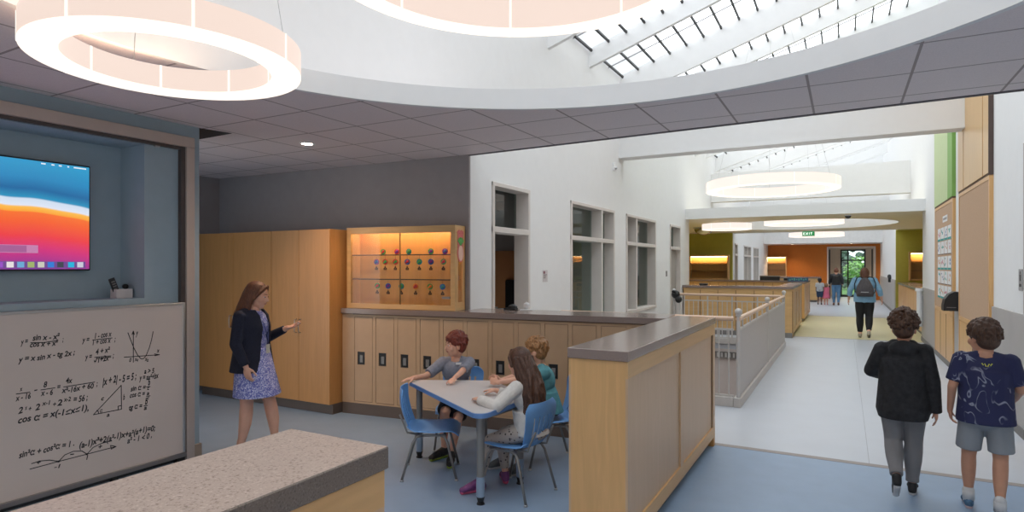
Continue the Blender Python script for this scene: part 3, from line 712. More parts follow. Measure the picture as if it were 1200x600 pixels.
# --- white holder with black remote on the niche ledge
t = thing('pen_holder', 'small white box standing in the corner of the niche', 'holder', (-5.30, 2.885, NZ0), 0)
m = MB()
for a in (((-.045, .045, -.065, .065, 0, .006)), (-.045, .045, -.065, -.058, .006, .075), (-.045, .045, .058, .065, .006, .075), (-.045, -.038, -.058, .058, .006, .075), (.038, .045, -.058, .058, .006, .075)): m.box(*a)
m.build('box', mat('off_white_plastic', (.62, .58, .56), .5), t)
t = thing('remote_control', 'black remote control leaning up out of the small white box', 'remote', (-5.30, 2.86, NZ0+.01), 0)
m = MB().box(-.008, .008, -.024, .024, 0, .165, .004, Matrix.Rotation(radians(20), 4, 'X')); m.build('case', BLACK, t)
m = MB()
for k in range(4): m.box(.008, .010, -.014, .014, .07+.02*k, .08+.02*k, 0, Matrix.Rotation(radians(20), 4, 'X'))
m.build('buttons', GRAYBASE, t)
t = thing('clip_mount', 'round black gadget beside the remote in the white box', 'gadget', (-5.30, 2.915, NZ0+.01), 0)
MB().cyl((0, 0, 0), (0, 0, .075), .008, n=10).build('stem', BLACK, t, True); MB().cyl((-.012, 0, .085), (.012, 0, .085), .021, n=18).build('head', BLACK, t, True)

# --- ring lamps
GLOW = emis('lamp_diffuser_bottom', (1.0, .90, .80), RING_E*.52)
UPL = emis('lamp_uplight_tray', (1.0, .68, .48), 5.0)
GLOWS = emis('lamp_diffuser_side', (.97, .78, .68), RING_E*.36)
GLOWB = emis('lamp_joint_strip', (1.0, .92, .84), RING_E*.47)
GLOWF = emis('far_lamp_diffuser_side', (1.0, .89, .81), .93)
def ring_lamp(label, c, ro, ri, h, z, cable_top, joints=8, a0=.3, group='round ring lamps'):
    GLOWS = GLOWF if c[1] > 5 else globals()['GLOWS']
    t = thing('ring_lamp', label, 'lamp', (c[0], c[1], z), 0, group)
    MB().annulus(0, 0, ri, ro, 0, .010, 96).build('bottom_diffuser', GLOW, t)
    MB().annulus(0, 0, ro-.008, ro, .010, h, 96).build('outer_shade', GLOWS, t, 'auto')
    MB().annulus(0, 0, ri, ri+.008, .010, h, 96).build('inner_shade', GLOWS, t, 'auto')
    MB().annulus(0, 0, ri+.008, ro-.008, h-.012, h-.004, 96).build('top_tray', UPL if c[1] < 5 else WHITE, t)
    for k in range(joints):
        a = a0+2*pi*k/joints; M = Matrix.Rotation(a, 4, 'Z')
        MB().box(ro-.002, ro+.003, -.006, .006, .0, h, 0, M).box(ri-.003, ri+.002, -.006, .006, .0, h, 0, M).build('joint_strip', GLOWB, t)
    for k in range(3):
        a = a0+.5+2*pi*k/3; rm = (ro+ri)/2
        MB().cyl((rm*cos(a), rm*sin(a), h-.005), (rm*cos(a)*.3, rm*sin(a)*.3, cable_top-z), .0022, n=6).build('cable', CHROME, t)
    MB().cyl((0, 0, cable_top-z-.02), (0, 0, cable_top-z+.02), .09, n=20).build('canopy', WHITE, t)
    return t
ring_lamp('pink-lit ring lamp nearest the whiteboard, hanging at upper left', (-2.994, 1.878), .616, .468, .135, 2.73, 5.35, 8, .35)
ring_lamp('largest ring lamp, cut by the top edge, hanging in the round ceiling opening', (-1.15, 2.16), .869, .765, .17, 2.97, 5.9, 8, .55)
ring_lamp('ring lamp hanging high in the corridor before the tan soffit', (-1.14, 11.6), 1.09, .93, .17, 3.05, 6.0, 8, 1.2)
ring_lamp('small ring lamp under the tan soffit at its left end', (-2.87, 17.6), .65, .5, .16, 2.73, 2.97, 8)
ring_lamp('ring lamp in the far round soffit opening, middle of the three far ones', (-1.1, 20.3), 1.09, .93, .17, 2.98, 6.0, 8)
ring_lamp('farthest ring lamp, behind the green exit sign', (-1.1, 29.8), 1.09, .93, .17, 3.02, 6.0, 8)
# recessed downlights, most of them added to brighten the rooms
def spot(t, e=28):
    ld = bpy.data.lights.new('downlight_beam', 'SPOT'); ld.energy = e; ld.color = (1, .72, .50); ld.spot_size = radians(125); ld.spot_blend = .8; ld.shadow_soft_size = .05
    o = bpy.data.objects.new('beam', ld); COL.objects.link(o); o.parent = t; o.location = (0, 0, -.01)
t = thing('downlight', 'small round recessed downlight above the teacher', 'lamp', (-4.796, 4.42, CZ-.006), 0); spot(t, 130)
MB().annulus(0, 0, .055, .075, -.002, .006, 32).build('trim_ring', WHITE, t)
MB().cyl((0, 0, .0), (0, 0, .005), .055, n=32).build('lens', emis('downlight_lens', (1, .80, .62), 30), t)
for lab, x, y in (('added fill downlight behind the viewpoint, left of the foreground counter', -4.3, -1.2), ('added fill downlight behind the viewpoint, right of the foreground counter', .9, -1.2), ('added fill downlight over the rear of the left aisle', -4.3, -3.4), ('small recessed downlight in the tan soffit beside the left wall', -3.3, 18.2), ('added fill downlight in the left olive room behind the maple counter', -5.2, 21.0), ('added fill downlight in the right olive room', 2.9, 22.5),):  # rear and olive room ones are unseen fill, added to brighten the rooms
    t = thing('downlight', lab, 'lamp', (x, y, CZ-.006), 0); spot(t, 240 if y < 3 else 130 if abs(x) > 4 or x > 2 else 40)
    MB().annulus(0, 0, .055, .075, -.002, .006, 24).build('trim_ring', WHITE, t)
    MB().cyl((0, 0, .0), (0, 0, .005), .055, n=24).build('lens', emis('downlight_lens', (1, .80, .62), 30), t)

# ================================================================ TABLE AND CHAIRS
TA, TB, TC, TD = Vector((-3.50, 4.37)), Vector((-2.20, 3.545)), Vector((-2.165, 4.30)), Vector((-2.80, 4.72))
def rounded(poly, r, n=6, inset=0):
    out = []; N = len(poly); cen = sum(poly, Vector((0, 0)))/N
    for i in range(N):
        p = poly[i]; a = (poly[i-1]-p).normalized(); b = (poly[(i+1) % N]-p).normalized()
        ang = a.angle(b); dd = r/math.tan(ang/2); c = p+(a+b).normalized()*(r/sin(ang/2))
        s0 = p+a*dd-c; s1 = p+b*dd-c
        a0 = atan2(s0.y, s0.x); a1 = atan2(s1.y, s1.x); da = (a1-a0+pi) % (2*pi)-pi
        for k in range(n+1):
            q = a0+da*k/n; out.append(c+Vector((cos(q), sin(q)))*r)
    if inset:
        out = [q+(cen-q).normalized()*inset for q in out]
    return [(q.x, q.y) for q in out]
TZ = .69
t = thing('classroom_table', 'trapezoid gray-topped classroom table with blue edge in front of the lockers', 'table', (-2.7, 4.2, 0), 0)
TP = [TA, TB, TC, TD]
MB().prism(rounded(TP, .07, 8), TZ-.033, TZ-.001).build('edge_band', BLUEE, t, world=True)
MB().prism(rounded(TP, .07, 8, .012), TZ-.034, TZ+.0015).build('tabletop', TABLET, t, world=True)
legs = [((-3.36, 4.40), 0), ((-2.31, 3.745), 1), ((-2.255, 4.25), 2), ((-2.80, 4.60), 3)]
for (x, y), k in legs:
    l = MB().cyl((x, y, .17), (x, y, TZ-.034), .028, n=18).build('leg', METAL, t, 'auto', world=True)
    MB().cyl((x, y, .055), (x, y, .20), .0315, n=18).build('leg_sleeve', mat('pale_blue_sleeve', (.27, .36, .48), .4), l, 'auto', world=True)
    MB().cyl((x, y, .0), (x, y, .012), .030, .026, n=18).cyl((x, y, .012), (x, y, .058), .020, .032, n=18).build('leg_foot', BLACK, l, 'auto', world=True)
ap = [Vector(l[0]) for l in legs]
for a, b in ((0, 1), (1, 2), (2, 3), (3, 0)):
    p, q = ap[a], ap[b]; d = (q-p).normalized(); n = Vector((-d.y, d.x))*.011
    MB().prism([(p+n).to_tuple(), (p-n).to_tuple(), (q-n).to_tuple(), (q+n).to_tuple()], TZ-.085, TZ-.034).build('apron', METAL, t, world=True)
def chair(label, loc, rz):
    """moulded plastic school chair, faces +y"""
    t = thing('school_chair', label, 'chair', loc, rz, 'blue school chairs around the classroom table')
    # seat shell
    SH = .385; bm = bmesh.new(); NX, NY = 12, 14; th = .008
    def seatp(u, v):
        y = -.20+.42*v; hw = .205-.03*(abs(v-.55)*1.6)**3-.02*(v < .1)
        x = hw*u
        z = SH+.012*(u*u)*1.2-.012*(1-abs(2*v-1))-(.045*((v-.8)/.2)**2 if v > .8 else 0)+(.03*((.12-v)/.12)**2 if v < .12 else 0)
        return Vector((x, y, z))
    def backp(u, v):
        hw = .15+.055*sin(min(v*1.25, 1)*pi/2)-(.05*((v-.82)/.18)**2 if v > .82 else 0)
        y = -.20-.035*v-.045*sin(v*pi*.75)+.035*(u*u)
        z = SH+.01+.325*v
        return Vector((hw*u, y, z))
    def shell(fn, nx, ny, skip=None):
        m = MB(); F = {}; B = {}
        for i in range(nx+1):
            for j in range(ny+1):
                u = -1+2*i/nx; v = j/ny; e = 1e-3
                p = fn(u, v); du = fn(min(u+e, 1), v)-fn(max(u-e, -1), v); dv = fn(u, min(v+e, 1))-fn(u, max(v-e, 0))
                n = du.cross(dv).normalized()*th/2
                F[i, j] = m.bm.verts.new(p+n); B[i, j] = m.bm.verts.new(p-n)
        hs = lambda i, j: 0 <= i < nx and 0 <= j < ny and not (skip and skip(i, j))
        for i in range(nx):
            for j in range(ny):
                if not hs(i, j): continue
                m.bm.faces.new((F[i, j], F[i+1, j], F[i+1, j+1], F[i, j+1])); m.bm.faces.new((B[i, j], B[i, j+1], B[i+1, j+1], B[i+1, j]))
                for (a, b, di, dj) in (((i, j), (i+1, j), 0, -1), ((i+1, j), (i+1, j+1), 1, 0), ((i+1, j+1), (i, j+1), 0, 1), ((i, j+1), (i, j), -1, 0)):
                    if not hs(i+di, j+dj): m.bm.faces.new((F[a], B[a], B[b], F[b]))
        return m
    shell(seatp, NX, NY).build('seat', BLUEP, t, True)
    bk = shell(backp, 22, 16, lambda i, j: i in (4, 7, 10, 13, 16) and 2 <= j <= 10).build('backrest', BLUEP, t, 'auto')
    r = .0105; z0 = SH-.03
    fr = MB().tube([(-.165, .12, z0), (-.165, -.12, z0)], r).tube([(.165, .12, z0), (.165, -.12, z0)], r)
    fr.tube([(-.165, .10, z0), (.165, .10, z0)], r).tube([(-.165, -.11, z0), (.165, -.11, z0)], r)
    fr.tube([(-.13, -.11, z0), (-.13, -.20, SH-.015), (-.125, -.225, SH+.05), (-.12, -.262, SH+.13)], r*.8).tube([(.13, -.11, z0), (.13, -.20, SH-.015), (.125, -.225, SH+.05), (.12, -.262, SH+.13)], r*.8)
    fr.build('seat_frame', METAL, t, True)
    for sx_ in (-1, 1):
        for ys, ye in ((.10, .20), (-.12, -.235)):
            l = MB().tube([(sx_*.165, ys*.6, z0), (sx_*.172, ys*1.02, z0-.01), (sx_*.182, ys+(ye-ys)*.25, z0-.05), (sx_*.205, ye, .012)], r).build('leg', METAL, t, True)
            MB().cyl((sx_*.2055, ye, 0), (sx_*.2055, ye, .014), .016, .012, n=12).build('glide', CHROME, l, True)
    return t
def facing(dx, dy): return atan2(dy, dx)-pi/2
C1 = chair('empty blue school chair pulled out at the left end of the table', (-3.01, 4.13, 0), facing(.85, .52))
dup(C1, (-2.21, 4.09, 0), facing(-1, .12), 'blue school chair holding the long-haired girl, its slatted back turned to us')
dup(C1, (-2.30, 4.85, 0), facing(-.78, -.62), 'blue school chair holding the blond boy, rightmost behind the table')
dup(C1, (-3.24, 4.87, 0), facing(.42, -.90), 'blue school chair holding the red-haired boy, its back against the lockers')

# ================================================================ RAILING ROUND THE STAIR
RX, RY0, RY1 = -1.14, 7.84, 14.15
RW = wood('pale_wood_handrail', (.66, .47, .35), .9, 'Y')
def post(mb, x, y, h=1.13): return mb.cyl((x, y, .1), (x, y, h), .024, n=14)
t = thing('guard_railing', 'gray guard railing with pale wood handrail and panel beside the corridor floor', 'railing', (RX, (RY0+RY1)/2, 0), 0)
MB().box(RX-.05, RX+.035, RY0-.05, RY1+.05, 0, .115, .004).build('curb', RAILM, t, world=True)
for y in (RY0, 11.0, RY1):
    p = post(MB(), RX, y).build('post', RAILM, t, 'auto', world=True)
    MB().sph((RX, y, 1.165), .042, sub=3).cyl((RX, y, 1.11), (RX, y, 1.13), .032, n=14).build('ball_cap', RAILM, p, True, world=True)
MB().box(RX-.008, RX+.008, RY0+.03, 10.97, .125, .93).build('panel', RAILP, t, world=True)
MB().box(RX-.008, RX+.008, 11.03, RY1-.03, .125, .93).build('panel', RAILP, t, world=True)
MB().box(RX-.015, RX+.015, RY0, RY1, .93, .955).build('panel_rail', RAILM, t, world=True)
for k in range(9): 
    y = RY0+.35+k*.70
    MB().cyl((RX, y, .955), (RX, y, 1.05), .011, n=8).build('spacer', RAILM, t, world=True)
MB().tube([(RX, RY0-.02, 1.075), (RX, RY1+.02, 1.075)], .031, 14).build('handrail', RW, t, 'auto', world=True)
def cross_rail(label, y, x0, x1, n):
    t = thing('guard_railing', label, 'railing', ((x0+x1)/2, y, 0), 0)
    MB().box(x0, x1, y-.045, y+.045, 0, .115, .004).build('curb', RAILM, t, world=True)
    MB().box(x0, x1, y-.012, y+.012, .93, .955).build('upper_rail', RAILM, t, world=True)
    MB().box(x0, x1, y-.012, y+.012, .115, .14).build('lower_rail', RAILM, t, world=True)
    MB().tube([(x0, y, 1.075), (x1, y, 1.075)], .029, 12).build('handrail', wood('pale_wood_handrail_x', (.66, .47, .35), .9, 'X'), t, 'auto', world=True)
    for k in range(n):
        x = x0+(x1-x0)*(k+.5)/n
        big = k % 5 == 2
        MB().cyl((x, y, .14), (x, y, 1.05 if big else .94), .016 if big else .009, n=8).build('post' if big else 'baluster', RAILM, t, world=True)
    if y < 10: return t
    p = post(MB(), x0+.03, y).build('post', RAILM, t, 'auto', world=True)
    MB().sph((x0+.03, y, 1.165), .042, sub=2).build('ball_cap', RAILM, p, True, world=True)
    return t
cross_rail('gray baluster railing at the near end of the stair, mostly behind the half wall', RY0, -3.5, RX-.055, 20)
cross_rail('gray baluster railing across the far end of the stair, before the maple counter', RY1, -3.5, RX-.055, 22)
t = thing('coat', 'small black bundle hanging on the rail post beside the white wall', 'bag', (-3.42, 14.1, .93), 0)
m = MB().sph((0, 0, .14), .10, (1, .7, 1.0)).sph((.07, -.02, .03), .08, (1, .7, 1.1)).sph((-.03, -.05, .21), .05, (1, 1, .7)); m.build('cloth', BLACK, t, True)
# vent grille seen in the stair wall
t = thing('vent_grille', 'gray slotted vent low behind the near stair balusters', 'vent', (-2.35, 14.10, -.16), 0)
m = MB().box(-.6, .6, 0, .03, -.04, -.02).box(-.6, .6, 0, .03, -.16, -.14).box(-.6, .6, .02, .03, -.16, -.02)
m.build('frame', GRAYBASE, t)
for k in range(14): MB().box(-.58+k*.085, -.545+k*.085, .0, .02, -.14, -.04).build('slat', RAILM, t)
# ================================================================ RIGHT WALL COLUMNS
CORK = mat('tan_cork_board', (.50, .335, .215), .9, .06, 90)
UPW = wood('upper_maple_cladding', (.70, .46, .22), .88)
LG = mat('light_green_panel', (.52, .62, .33), .6, .02); DG = mat('deep_green_panel', (.22, .42, .10), .6, .02)
def wall_column(label, y0, y1, upm, cat='wall panel', low_doors=2, zt=2.83, X=XR):
    x = X-.03
    t = thing('wall_panel', label, cat, (x, (y0+y1)/2, 0), 0)
    MB().box(x, X, y0, y1, .1, zt).build('backing', MAPLE, t, world=True)
    f = MB().box(x-.012, x, y0, y0+.05, .1, zt).box(x-.012, x, y1-.05, y1, .1, zt).box(x-.012, x, y0+.05, y1-.05, zt-.05, zt).box(x-.012, x, y0+.05, y1-.05, .90, .96)
    f.build('frame', MAPLE, t, world=True)
    MB().box(x-.006, x, y0+.05, y1-.05, .96, zt-.05).build('cork_board', CORK, t, world=True)
    n = low_doors
    for k in range(n):
        a = y0+.05+(y1-y0-.1)*k/n; b = y0+.05+(y1-y0-.1)*(k+1)/n
        MB().box(x-.008, x, a+.01, b-.01, .12, .89, .002).build('door', MAPLE, t, world=True)
        MB().box(x-.010, x-.006, a-.004, a+.006, .12, .89).build('groove', GROOVE, t, world=True)
    if upm == 'wood':
        MB().box(x-.02, X, y0, y1, zt+.03, 6.2).build('upper_cladding', UPW, t, world=True)
        MB().box(x-.024, x-.02, y0+.35, y0+.36, zt+.03, 6.2).box(x-.024, x-.02, y1-.5, y1-.49, zt+.03, 6.2).build('joint', MAPLE_D, t, world=True)
        MB().box(x-.022, X, y0-.008, y0, zt, 6.2).build('shadow_edge', mat('dark_panel_edge', (.09, .06, .05), .7), t, world=True)
    else:
        MB().box(x-.02, X, y0+.5, y1, zt+.03, 6.2).build('upper_panel', LG, t, world=True)
        MB().box(x-.022, X, y0, y0+.5, zt+.03, 6.2).build('upper_panel', DG, t, world=True)
    MB().box(x-.012, X, y0, y1, zt, zt+.03).build('shadow_gap', GROOVE, t, world=True)
    MB().box(x+.01, X, y0, y1, 0, .1).build('base', GRAYBASE, t, world=True)
    return t
wall_column('tall maple-clad wall panel with an empty cork board, nearer of the two on the right wall', 9.25, 11.52, 'wood')
wall_column('tall green-topped wall panel with paper-covered cork board, farther along the right wall', 12.1, 14.35, 'green', low_doors=3)
# papers pinned to the far cork board: five rows
PAP = mat('white_paper', (.72, .72, .72), .8); PK = [mat('paper_print_%d' % i, c, .8, .25, 30) for i, c in enumerate([(.10, .42, .35), (.55, .16, .20), (.20, .25, .40), (.62, .35, .20), (.05, .33, .30)])]
rowz = [2.18, 1.93, 1.66, 1.40, 1.14]
rown = ['top', 'second', 'middle', 'fourth', 'bottom']; coln = ['nearest to us', 'second from us', 'third from us', 'farthest from us']
for i, z in enumerate(rowz):
    for j in range(4):
        y = 12.48+j*.42; x = XR-.036; zj = z-.05*0
        t = thing('pinned_paper', 'white sheet pinned on the cork board, %s row, %s' % (rown[i], coln[j]), 'paper', (x, y, zj), 0, 'sheets pinned to the cork board')
        MB().box(-.003, 0, -.18, .18, -.0, .235).build('sheet', PAP, t)
        m = MB(); rr = random.Random(i*7+j)
        for k in range(4): a = rr.uniform(-.16, .08); c = rr.uniform(.06, .18); m.box(-.005, -.003, a, a+rr.uniform(.03, .08), c, c+rr.uniform(.02, .05))
        m.build('print', PK[(i+j*2) % 5], t)
        if i in (0, 2, 4): MB().box(-.006, -.003, -.18, .18, .0, .035).build('teal_strip', PK[4], t)
        else: MB().box(-.006, -.003, -.18, .18, .0, .012).build('dark_strip', GROOVE, t)
t = thing('title_card', 'small white title card above the pinned sheets on the cork board', 'sign', (XR-.036, 13.0, 2.50), 0)
MB().box(-.003, 0, -.28, .28, 0, .11).build('card', PAP, t)
m = MB()
for k in range(7): m.box(-.004, -.003, -.22+.065*k, -.18+.065*k, .035, .075)
m.build('lettering', GRAYBASE, t)
t = thing('wall_holder', 'rounded black holder mounted between the two cork boards', 'wall holder', (XR-.03, 11.75, 1.02), 0)
m = MB(); sec = [(0, 0), (0, .30), (-.05, .30), (-.12, .26), (-.17, .18), (-.19, .08), (-.19, 0)]
a = [m.bm.verts.new((x, -.13, z)) for x, z in sec]; b = [m.bm.verts.new((x, .13, z)) for x, z in sec]
m.bm.faces.new(a); m.bm.faces.new(b[::-1])
for k in range(len(sec)): m.bm.faces.new((a[k], b[k], b[(k+1) % len(sec)], a[(k+1) % len(sec)]))
m.build('shell', BLACK, t); MB().box(-.15, -.03, -.131, .131, .05, .06).build('seam', GRAYBASE, t)
# door sign on the right wall
t = thing('door_sign', 'narrow gray sign with dark symbols at the right edge of the wall', 'sign', (XR-.001, 7.93, 1.47), 0)
MB().box(-.008, 0, -.075, .075, 0, .22, .002).build('plate', mat('sign_gray', (.34, .33, .33), .5), t)
m = MB().box(-.010, -.008, -.02, .02, .10, .165).sph((-.009, 0, .185), .016, (.1, 1, 1)).box(-.010, -.008, -.035, .035, .04, .07); m.build('pictogram', BLACK, t)
t = thing('corner_fountain', 'slim white fixture on the right wall corner before the olive room', 'fixture', (XR-.09, 16.6, .35), 0)
MB().cyl((0, 0, 0), (0, 0, .80), .055, n=16).cyl((0, 0, .80), (0, 0, .87), .085, .075, n=20).build('body', WHITE, t, 'auto'); MB().box(.03, .09, -.03, .03, .1, .7).build('bracket', CHROME, t)

# ================================================================ LEFT WALL ITEMS
t = thing('room_sign', 'small room sign with maroon heading on the white wall beside the open door', 'sign', (XL, 7.72, 1.50), 0)
MB().box(0, .006, -.075, .075, 0, .165).build('plate', mat('sign_pale', (.62, .58, .58), .5), t)
m = MB().box(.006, .008, -.06, -.01, .115, .15); m.build('logo', mat('maroon_print', (.25, .10, .12), .6), t)
m = MB()
for k in range(3): m.box(.006, .008, -.06, .05-.02*k, .095-.022*k, .105-.022*k)
m.build('text_lines', mat('gray_print', (.22, .18, .20), .6), t)
t = thing('wall_horn', 'small gray fire alarm horn high on the white wall under the beam', 'alarm', (XL, 10.6, 3.46), 0)
MB().box(0, .04, -.05, .05, 0, .15, .006).build('body', WHITE, t); MB().cyl((.04, 0, .05), (.07, 0, .05), .035, .025, n=16).build('lens', CHROME, t, 'auto')
t = thing('thermostat', 'tiny gray plate on the white wall near the far door', 'switch', (XL, 14.35, 1.48), 0)
MB().box(0, .012, -.05, .05, 0, .13, .002).build('plate', GRAYBASE, t)
t = thing('desk_phone', 'small black gadget with crumpled paper on the locker counter before the open door', 'phone', bank(1.95, .47, 1.231), BA)
MB().sph((0, 0, .02), .06, (1, .8, .75)).box(-.09, .05, -.05, .05, 0, .02, .004).build('body', BLACK, t, 'auto')
t = thing('paper_stack', 'crumpled white paper beside the small black gadget on the locker counter', 'paper', bank(2.12, .47, 1.231), BA)
MB().box(-.07, .07, -.05, .05, 0, .008, 0, Matrix.Rotation(.2, 4, 'Z')).build('sheet', PAP, t); MB().sph((0, 0, .05), .045, (1, .6, 1), 1).build('crumpled_sheet', PAP, t)
# office seen through door
t = thing('office_desk', 'pale standing desk with papers inside the dark office behind the open door', 'desk', (-4.35, 7.25, 0), 0)
MB().box(-.40, .35, -.20, .20, 1.08, 1.11).build('top', mat('pale_desk', (.42, .40, .38), .5), t)
for x_, y_ in ((-.36, -.16), (.31, -.16), (-.36, .16), (.31, .16)): MB().box(x_-.03, x_+.03, y_-.03, y_+.03, 0, 1.08).build('leg', METAL, t)
for k in range(4):
    o = thing('paper_pile', 'loose white papers on the office desk, pile %s' % ['nearest the doorway', 'second from the doorway', 'third from the doorway', 'farthest from the doorway'][k], 'paper', (-4.12-.13*k, 7.18+.03*(k%2), 1.111), .3*k, 'papers on the office desk')
    MB().box(-.05, .05, -.08, .08, 0, .03+.015*k).build('sheets', PAP, o)
t = thing('office_chair', 'black high-backed office chair glimpsed through the open door', 'chair', (-4.33, 7.68, 0), radians(160))
MB().box(-.22, .22, -.22, .22, .44, .52, .03, seg=3).build('seat', BLACK, t); MB().box(-.20, .20, -.24, -.17, .58, 1.52, .03, seg=3).build('backrest', BLACK, t)
MB().cyl((0, 0, .1), (0, 0, .44), .03).build('column', BLACK, t, 'auto')
for k in range(5):
    a = 2*pi*k/5; b = MB().tube([(0, 0, .11), (.24*cos(a), .24*sin(a), .07)], .02).build('leg', BLACK, t, True); MB().sph((.24*cos(a), .24*sin(a), .03), .03).build('caster', BLACK, b, True)

# ================================================================ FAR NODE
half_wall('half_wall', 'far maple half wall ending the corridor side of the second breakout room', -1.467, -1.088, 16.35, 19.6, 3, group=None)
half_wall('half_wall', 'farthest maple half wall, right behind the second one before the children', -1.467, -1.088, 20.9, 24.3, 2)
t = thing('maple_counter', 'wide maple counter with gray cap across the far end of the stair', 'counter', (-2.5, 16.1, 0), 0)
MB().box(-3.68, -1.1, 15.97, 16.30, .0, 1.17).build('core', MAPLE_X, t, world=True)
for k in range(7):
    x = -3.68+.43*k; MB().box(x, x+.012, 15.962, 15.972, .12, 1.12).build('groove', GROOVE, t, world=True)
MB().box(-3.70, -1.08, 15.94, 16.34, 1.17, 1.23).build('cap', CAPM, t, world=True)
MB().box(-3.68, -1.1, 15.955, 15.97, .0, .12).build('base', GRAYBASE, t, world=True)
MB().box(-1.095, -1.085, 15.97, 16.30, .1, 1.17).build('end_panel', MAPLE, t, world=True)
t = thing('far_locker_counter', 'maple locker counter with gray top along the olive wall of the far room', 'counter', (-4.6, 23.0, 0), 0)
MB().box(-7, XL+2.2, 22.8, 23.3, .1, 1.17).build('lockers', MAPLE_X, t, world=True)
for k in range(18): MB().box(-7+.3*k, -6.99+.3*k, 22.79, 22.80, .15, 1.13).build('groove', GROOVE, t, world=True)
MB().box(-7, XL+2.22, 22.76, 23.34, 1.17, 1.23).build('top', CAPM, t, world=True)
MB().box(-7, XL+2.2, 22.84, 23.3, 0, .1).build('base', GRAYBASE, t, world=True)
def far_case(label, x0, x1, y, z0, z1, mir=False):
    t = thing('display_case', label, 'display case', ((x0+x1)/2, y, z0), 0)
    m = MB().box(x0, x0+.05, y, y+.25, z0, z1).box(x1-.05, x1, y, y+.25, z0, z1).box(x0+.05, x1-.05, y, y+.25, z0, z0+.05).box(x0+.05, x1-.05, y, y+.25, z1-.06, z1)
    m.build('frame', MAPLE_X, t, world=True)
    MB().box(x0+.05, x1-.05, y+.23, y+.25, z0+.05, z1-.06).build('back_panel', MAPLE_D, t, world=True)
    for k in (1, 2): MB().box(x0+.05, x1-.05, y+.03, y+.22, z0+(z1-z0)*k/3, z0+(z1-z0)*k/3+.012).build('shelf', mat('shelf_edge', (.05, .03, .02), .4), t, world=True)
    MB().box(x0+.06, x1-.06, y+.06, y+.22, z1-.068, z1-.06).build('light_strip', emis('warm_case_strip', (1, .66, .32), 26), t, world=True)
    MB().box(x0+.05, x1-.05, y+.01, y+.014, z0+.05, z1-.06).build('glass_door', GLASS, t, world=True)
    return t
far_case('glowing maple display case on the olive wall, left of the far corridor', -5.15, -3.73, 23.3, 1.23, 2.14)
far_case('glowing maple display case on the right olive wall', 1.95, 3.4, 25.0, 1.23, 2.22)
far_case('small glowing maple case on the orange end wall', -4.1, -2.75, 35.7, 1.15, 2.25)
t = thing('corridor_cabinets', 'row of maple cabinets with gray top beside the right olive wall', 'cabinet', (1.9, 21.5, 0), 0)
MB().box(1.66, 2.10, 17.6, 25.2, .1, 1.10).build('body', MAPLE_H, t, world=True)
for k in range(10): MB().box(1.645, 1.66, 17.62+.76*k, 18.34+.76*k, .12, 1.08, .003).build('door', MAPLE, t, world=True)
MB().box(1.62, 2.14, 17.5, 25.24, 1.10, 1.16).build('top', CAPM, t, world=True)
MB().box(1.70, 2.10, 17.6, 25.2, 0, .1).build('base', GRAYBASE, t, world=True)
t = thing('end_counter', 'maple counter with pale top standing before the orange end wall', 'counter', (-2.6, 34.0, 0), 0)
MB().box(-3.6, -1.1, 32.5, 35.0, .1, 1.14).build('body', MAPLE_X, t, world=True); MB().box(-3.65, -1.05, 32.45, 35.05, 1.14, 1.2).build('top', CAPM, t, world=True); MB().box(-3.5, -1.2, 32.6, 34.9, 0, .1).build('base', GRAYBASE, t, world=True)
t = thing('counter_sign', 'small blue patterned sign standing on the far half wall cap', 'sign', (-1.30, 21.2, 1.23), 0)
MB().box(-.30, .30, 0, .015, .0, .13, .003).build('board', mat('navy_sign', (.05, .10, .20), .5), t)
m = MB()
for k in range(8): m.box(-.25+.065*k, -.21+.065*k, -.003, 0, .035+.02*(k % 2), .085+.015*(k % 3))
m.build('pattern', mat('teal_print', (.12, .38, .36), .6), t)
for k, (x, y, s_, lab) in enumerate(((-3.2, 16.15, (.10, .06, .05), 'small dark box on the maple counter, left end'), (-2.30, 22.95, (.32, .12, .16), 'wide black box on the far locker counter'), (-1.75, 22.95, (.10, .1, .09), 'little dark box on the far locker counter, right of the wide one'))):
    t = thing('storage_box', lab, 'box', (x, y, 1.231), .1*k)
    MB().box(-s_[0], s_[0], -s_[1], s_[1], 0, s_[2]*.8, .006).build('box', BLACK, t); MB().box(-s_[0]-.005, s_[0]+.005, -s_[1]-.005, s_[1]+.005, s_[2]*.8, s_[2]).build('lid', GRAYBASE, t)
# safety mirror dome, exit sign, camera domes
t = thing('mirror_dome', 'silver convex mirror dome under the tan soffit, left end', 'mirror', (-4.0, 20.2, CZ-.25), 0)
m = MB(); m.loft([(0, 0, .25-.0, .30, .30), (0, 0, .17, .29, .29), (0, 0, .09, .24, .24), (0, 0, .03, .15, .15), (0, 0, .0, .03, .03)], 28)
m.build('dome', mat('mirror_silver', (.6, .6, .58), .12, .02, metal=1), t, True); MB().annulus(0, 0, .29, .33, .22, .25, 32).build('rim', CHROME, t)
t = thing('exit_sign', 'green exit sign hanging under the far edge of the round soffit opening', 'sign', (-1.08, 22.9, 2.74), 0)
t.scale = (1.15, 1, .85)
MB().box(-.17, .17, -.015, .015, 0, .20, .004).build('housing', WHITE, t)
ex = MB().box(-.16, .16, -.018, -.015, .01, .19).build('face', emis('exit_green', (.02, .30, .08), .8), t)
m = MB()
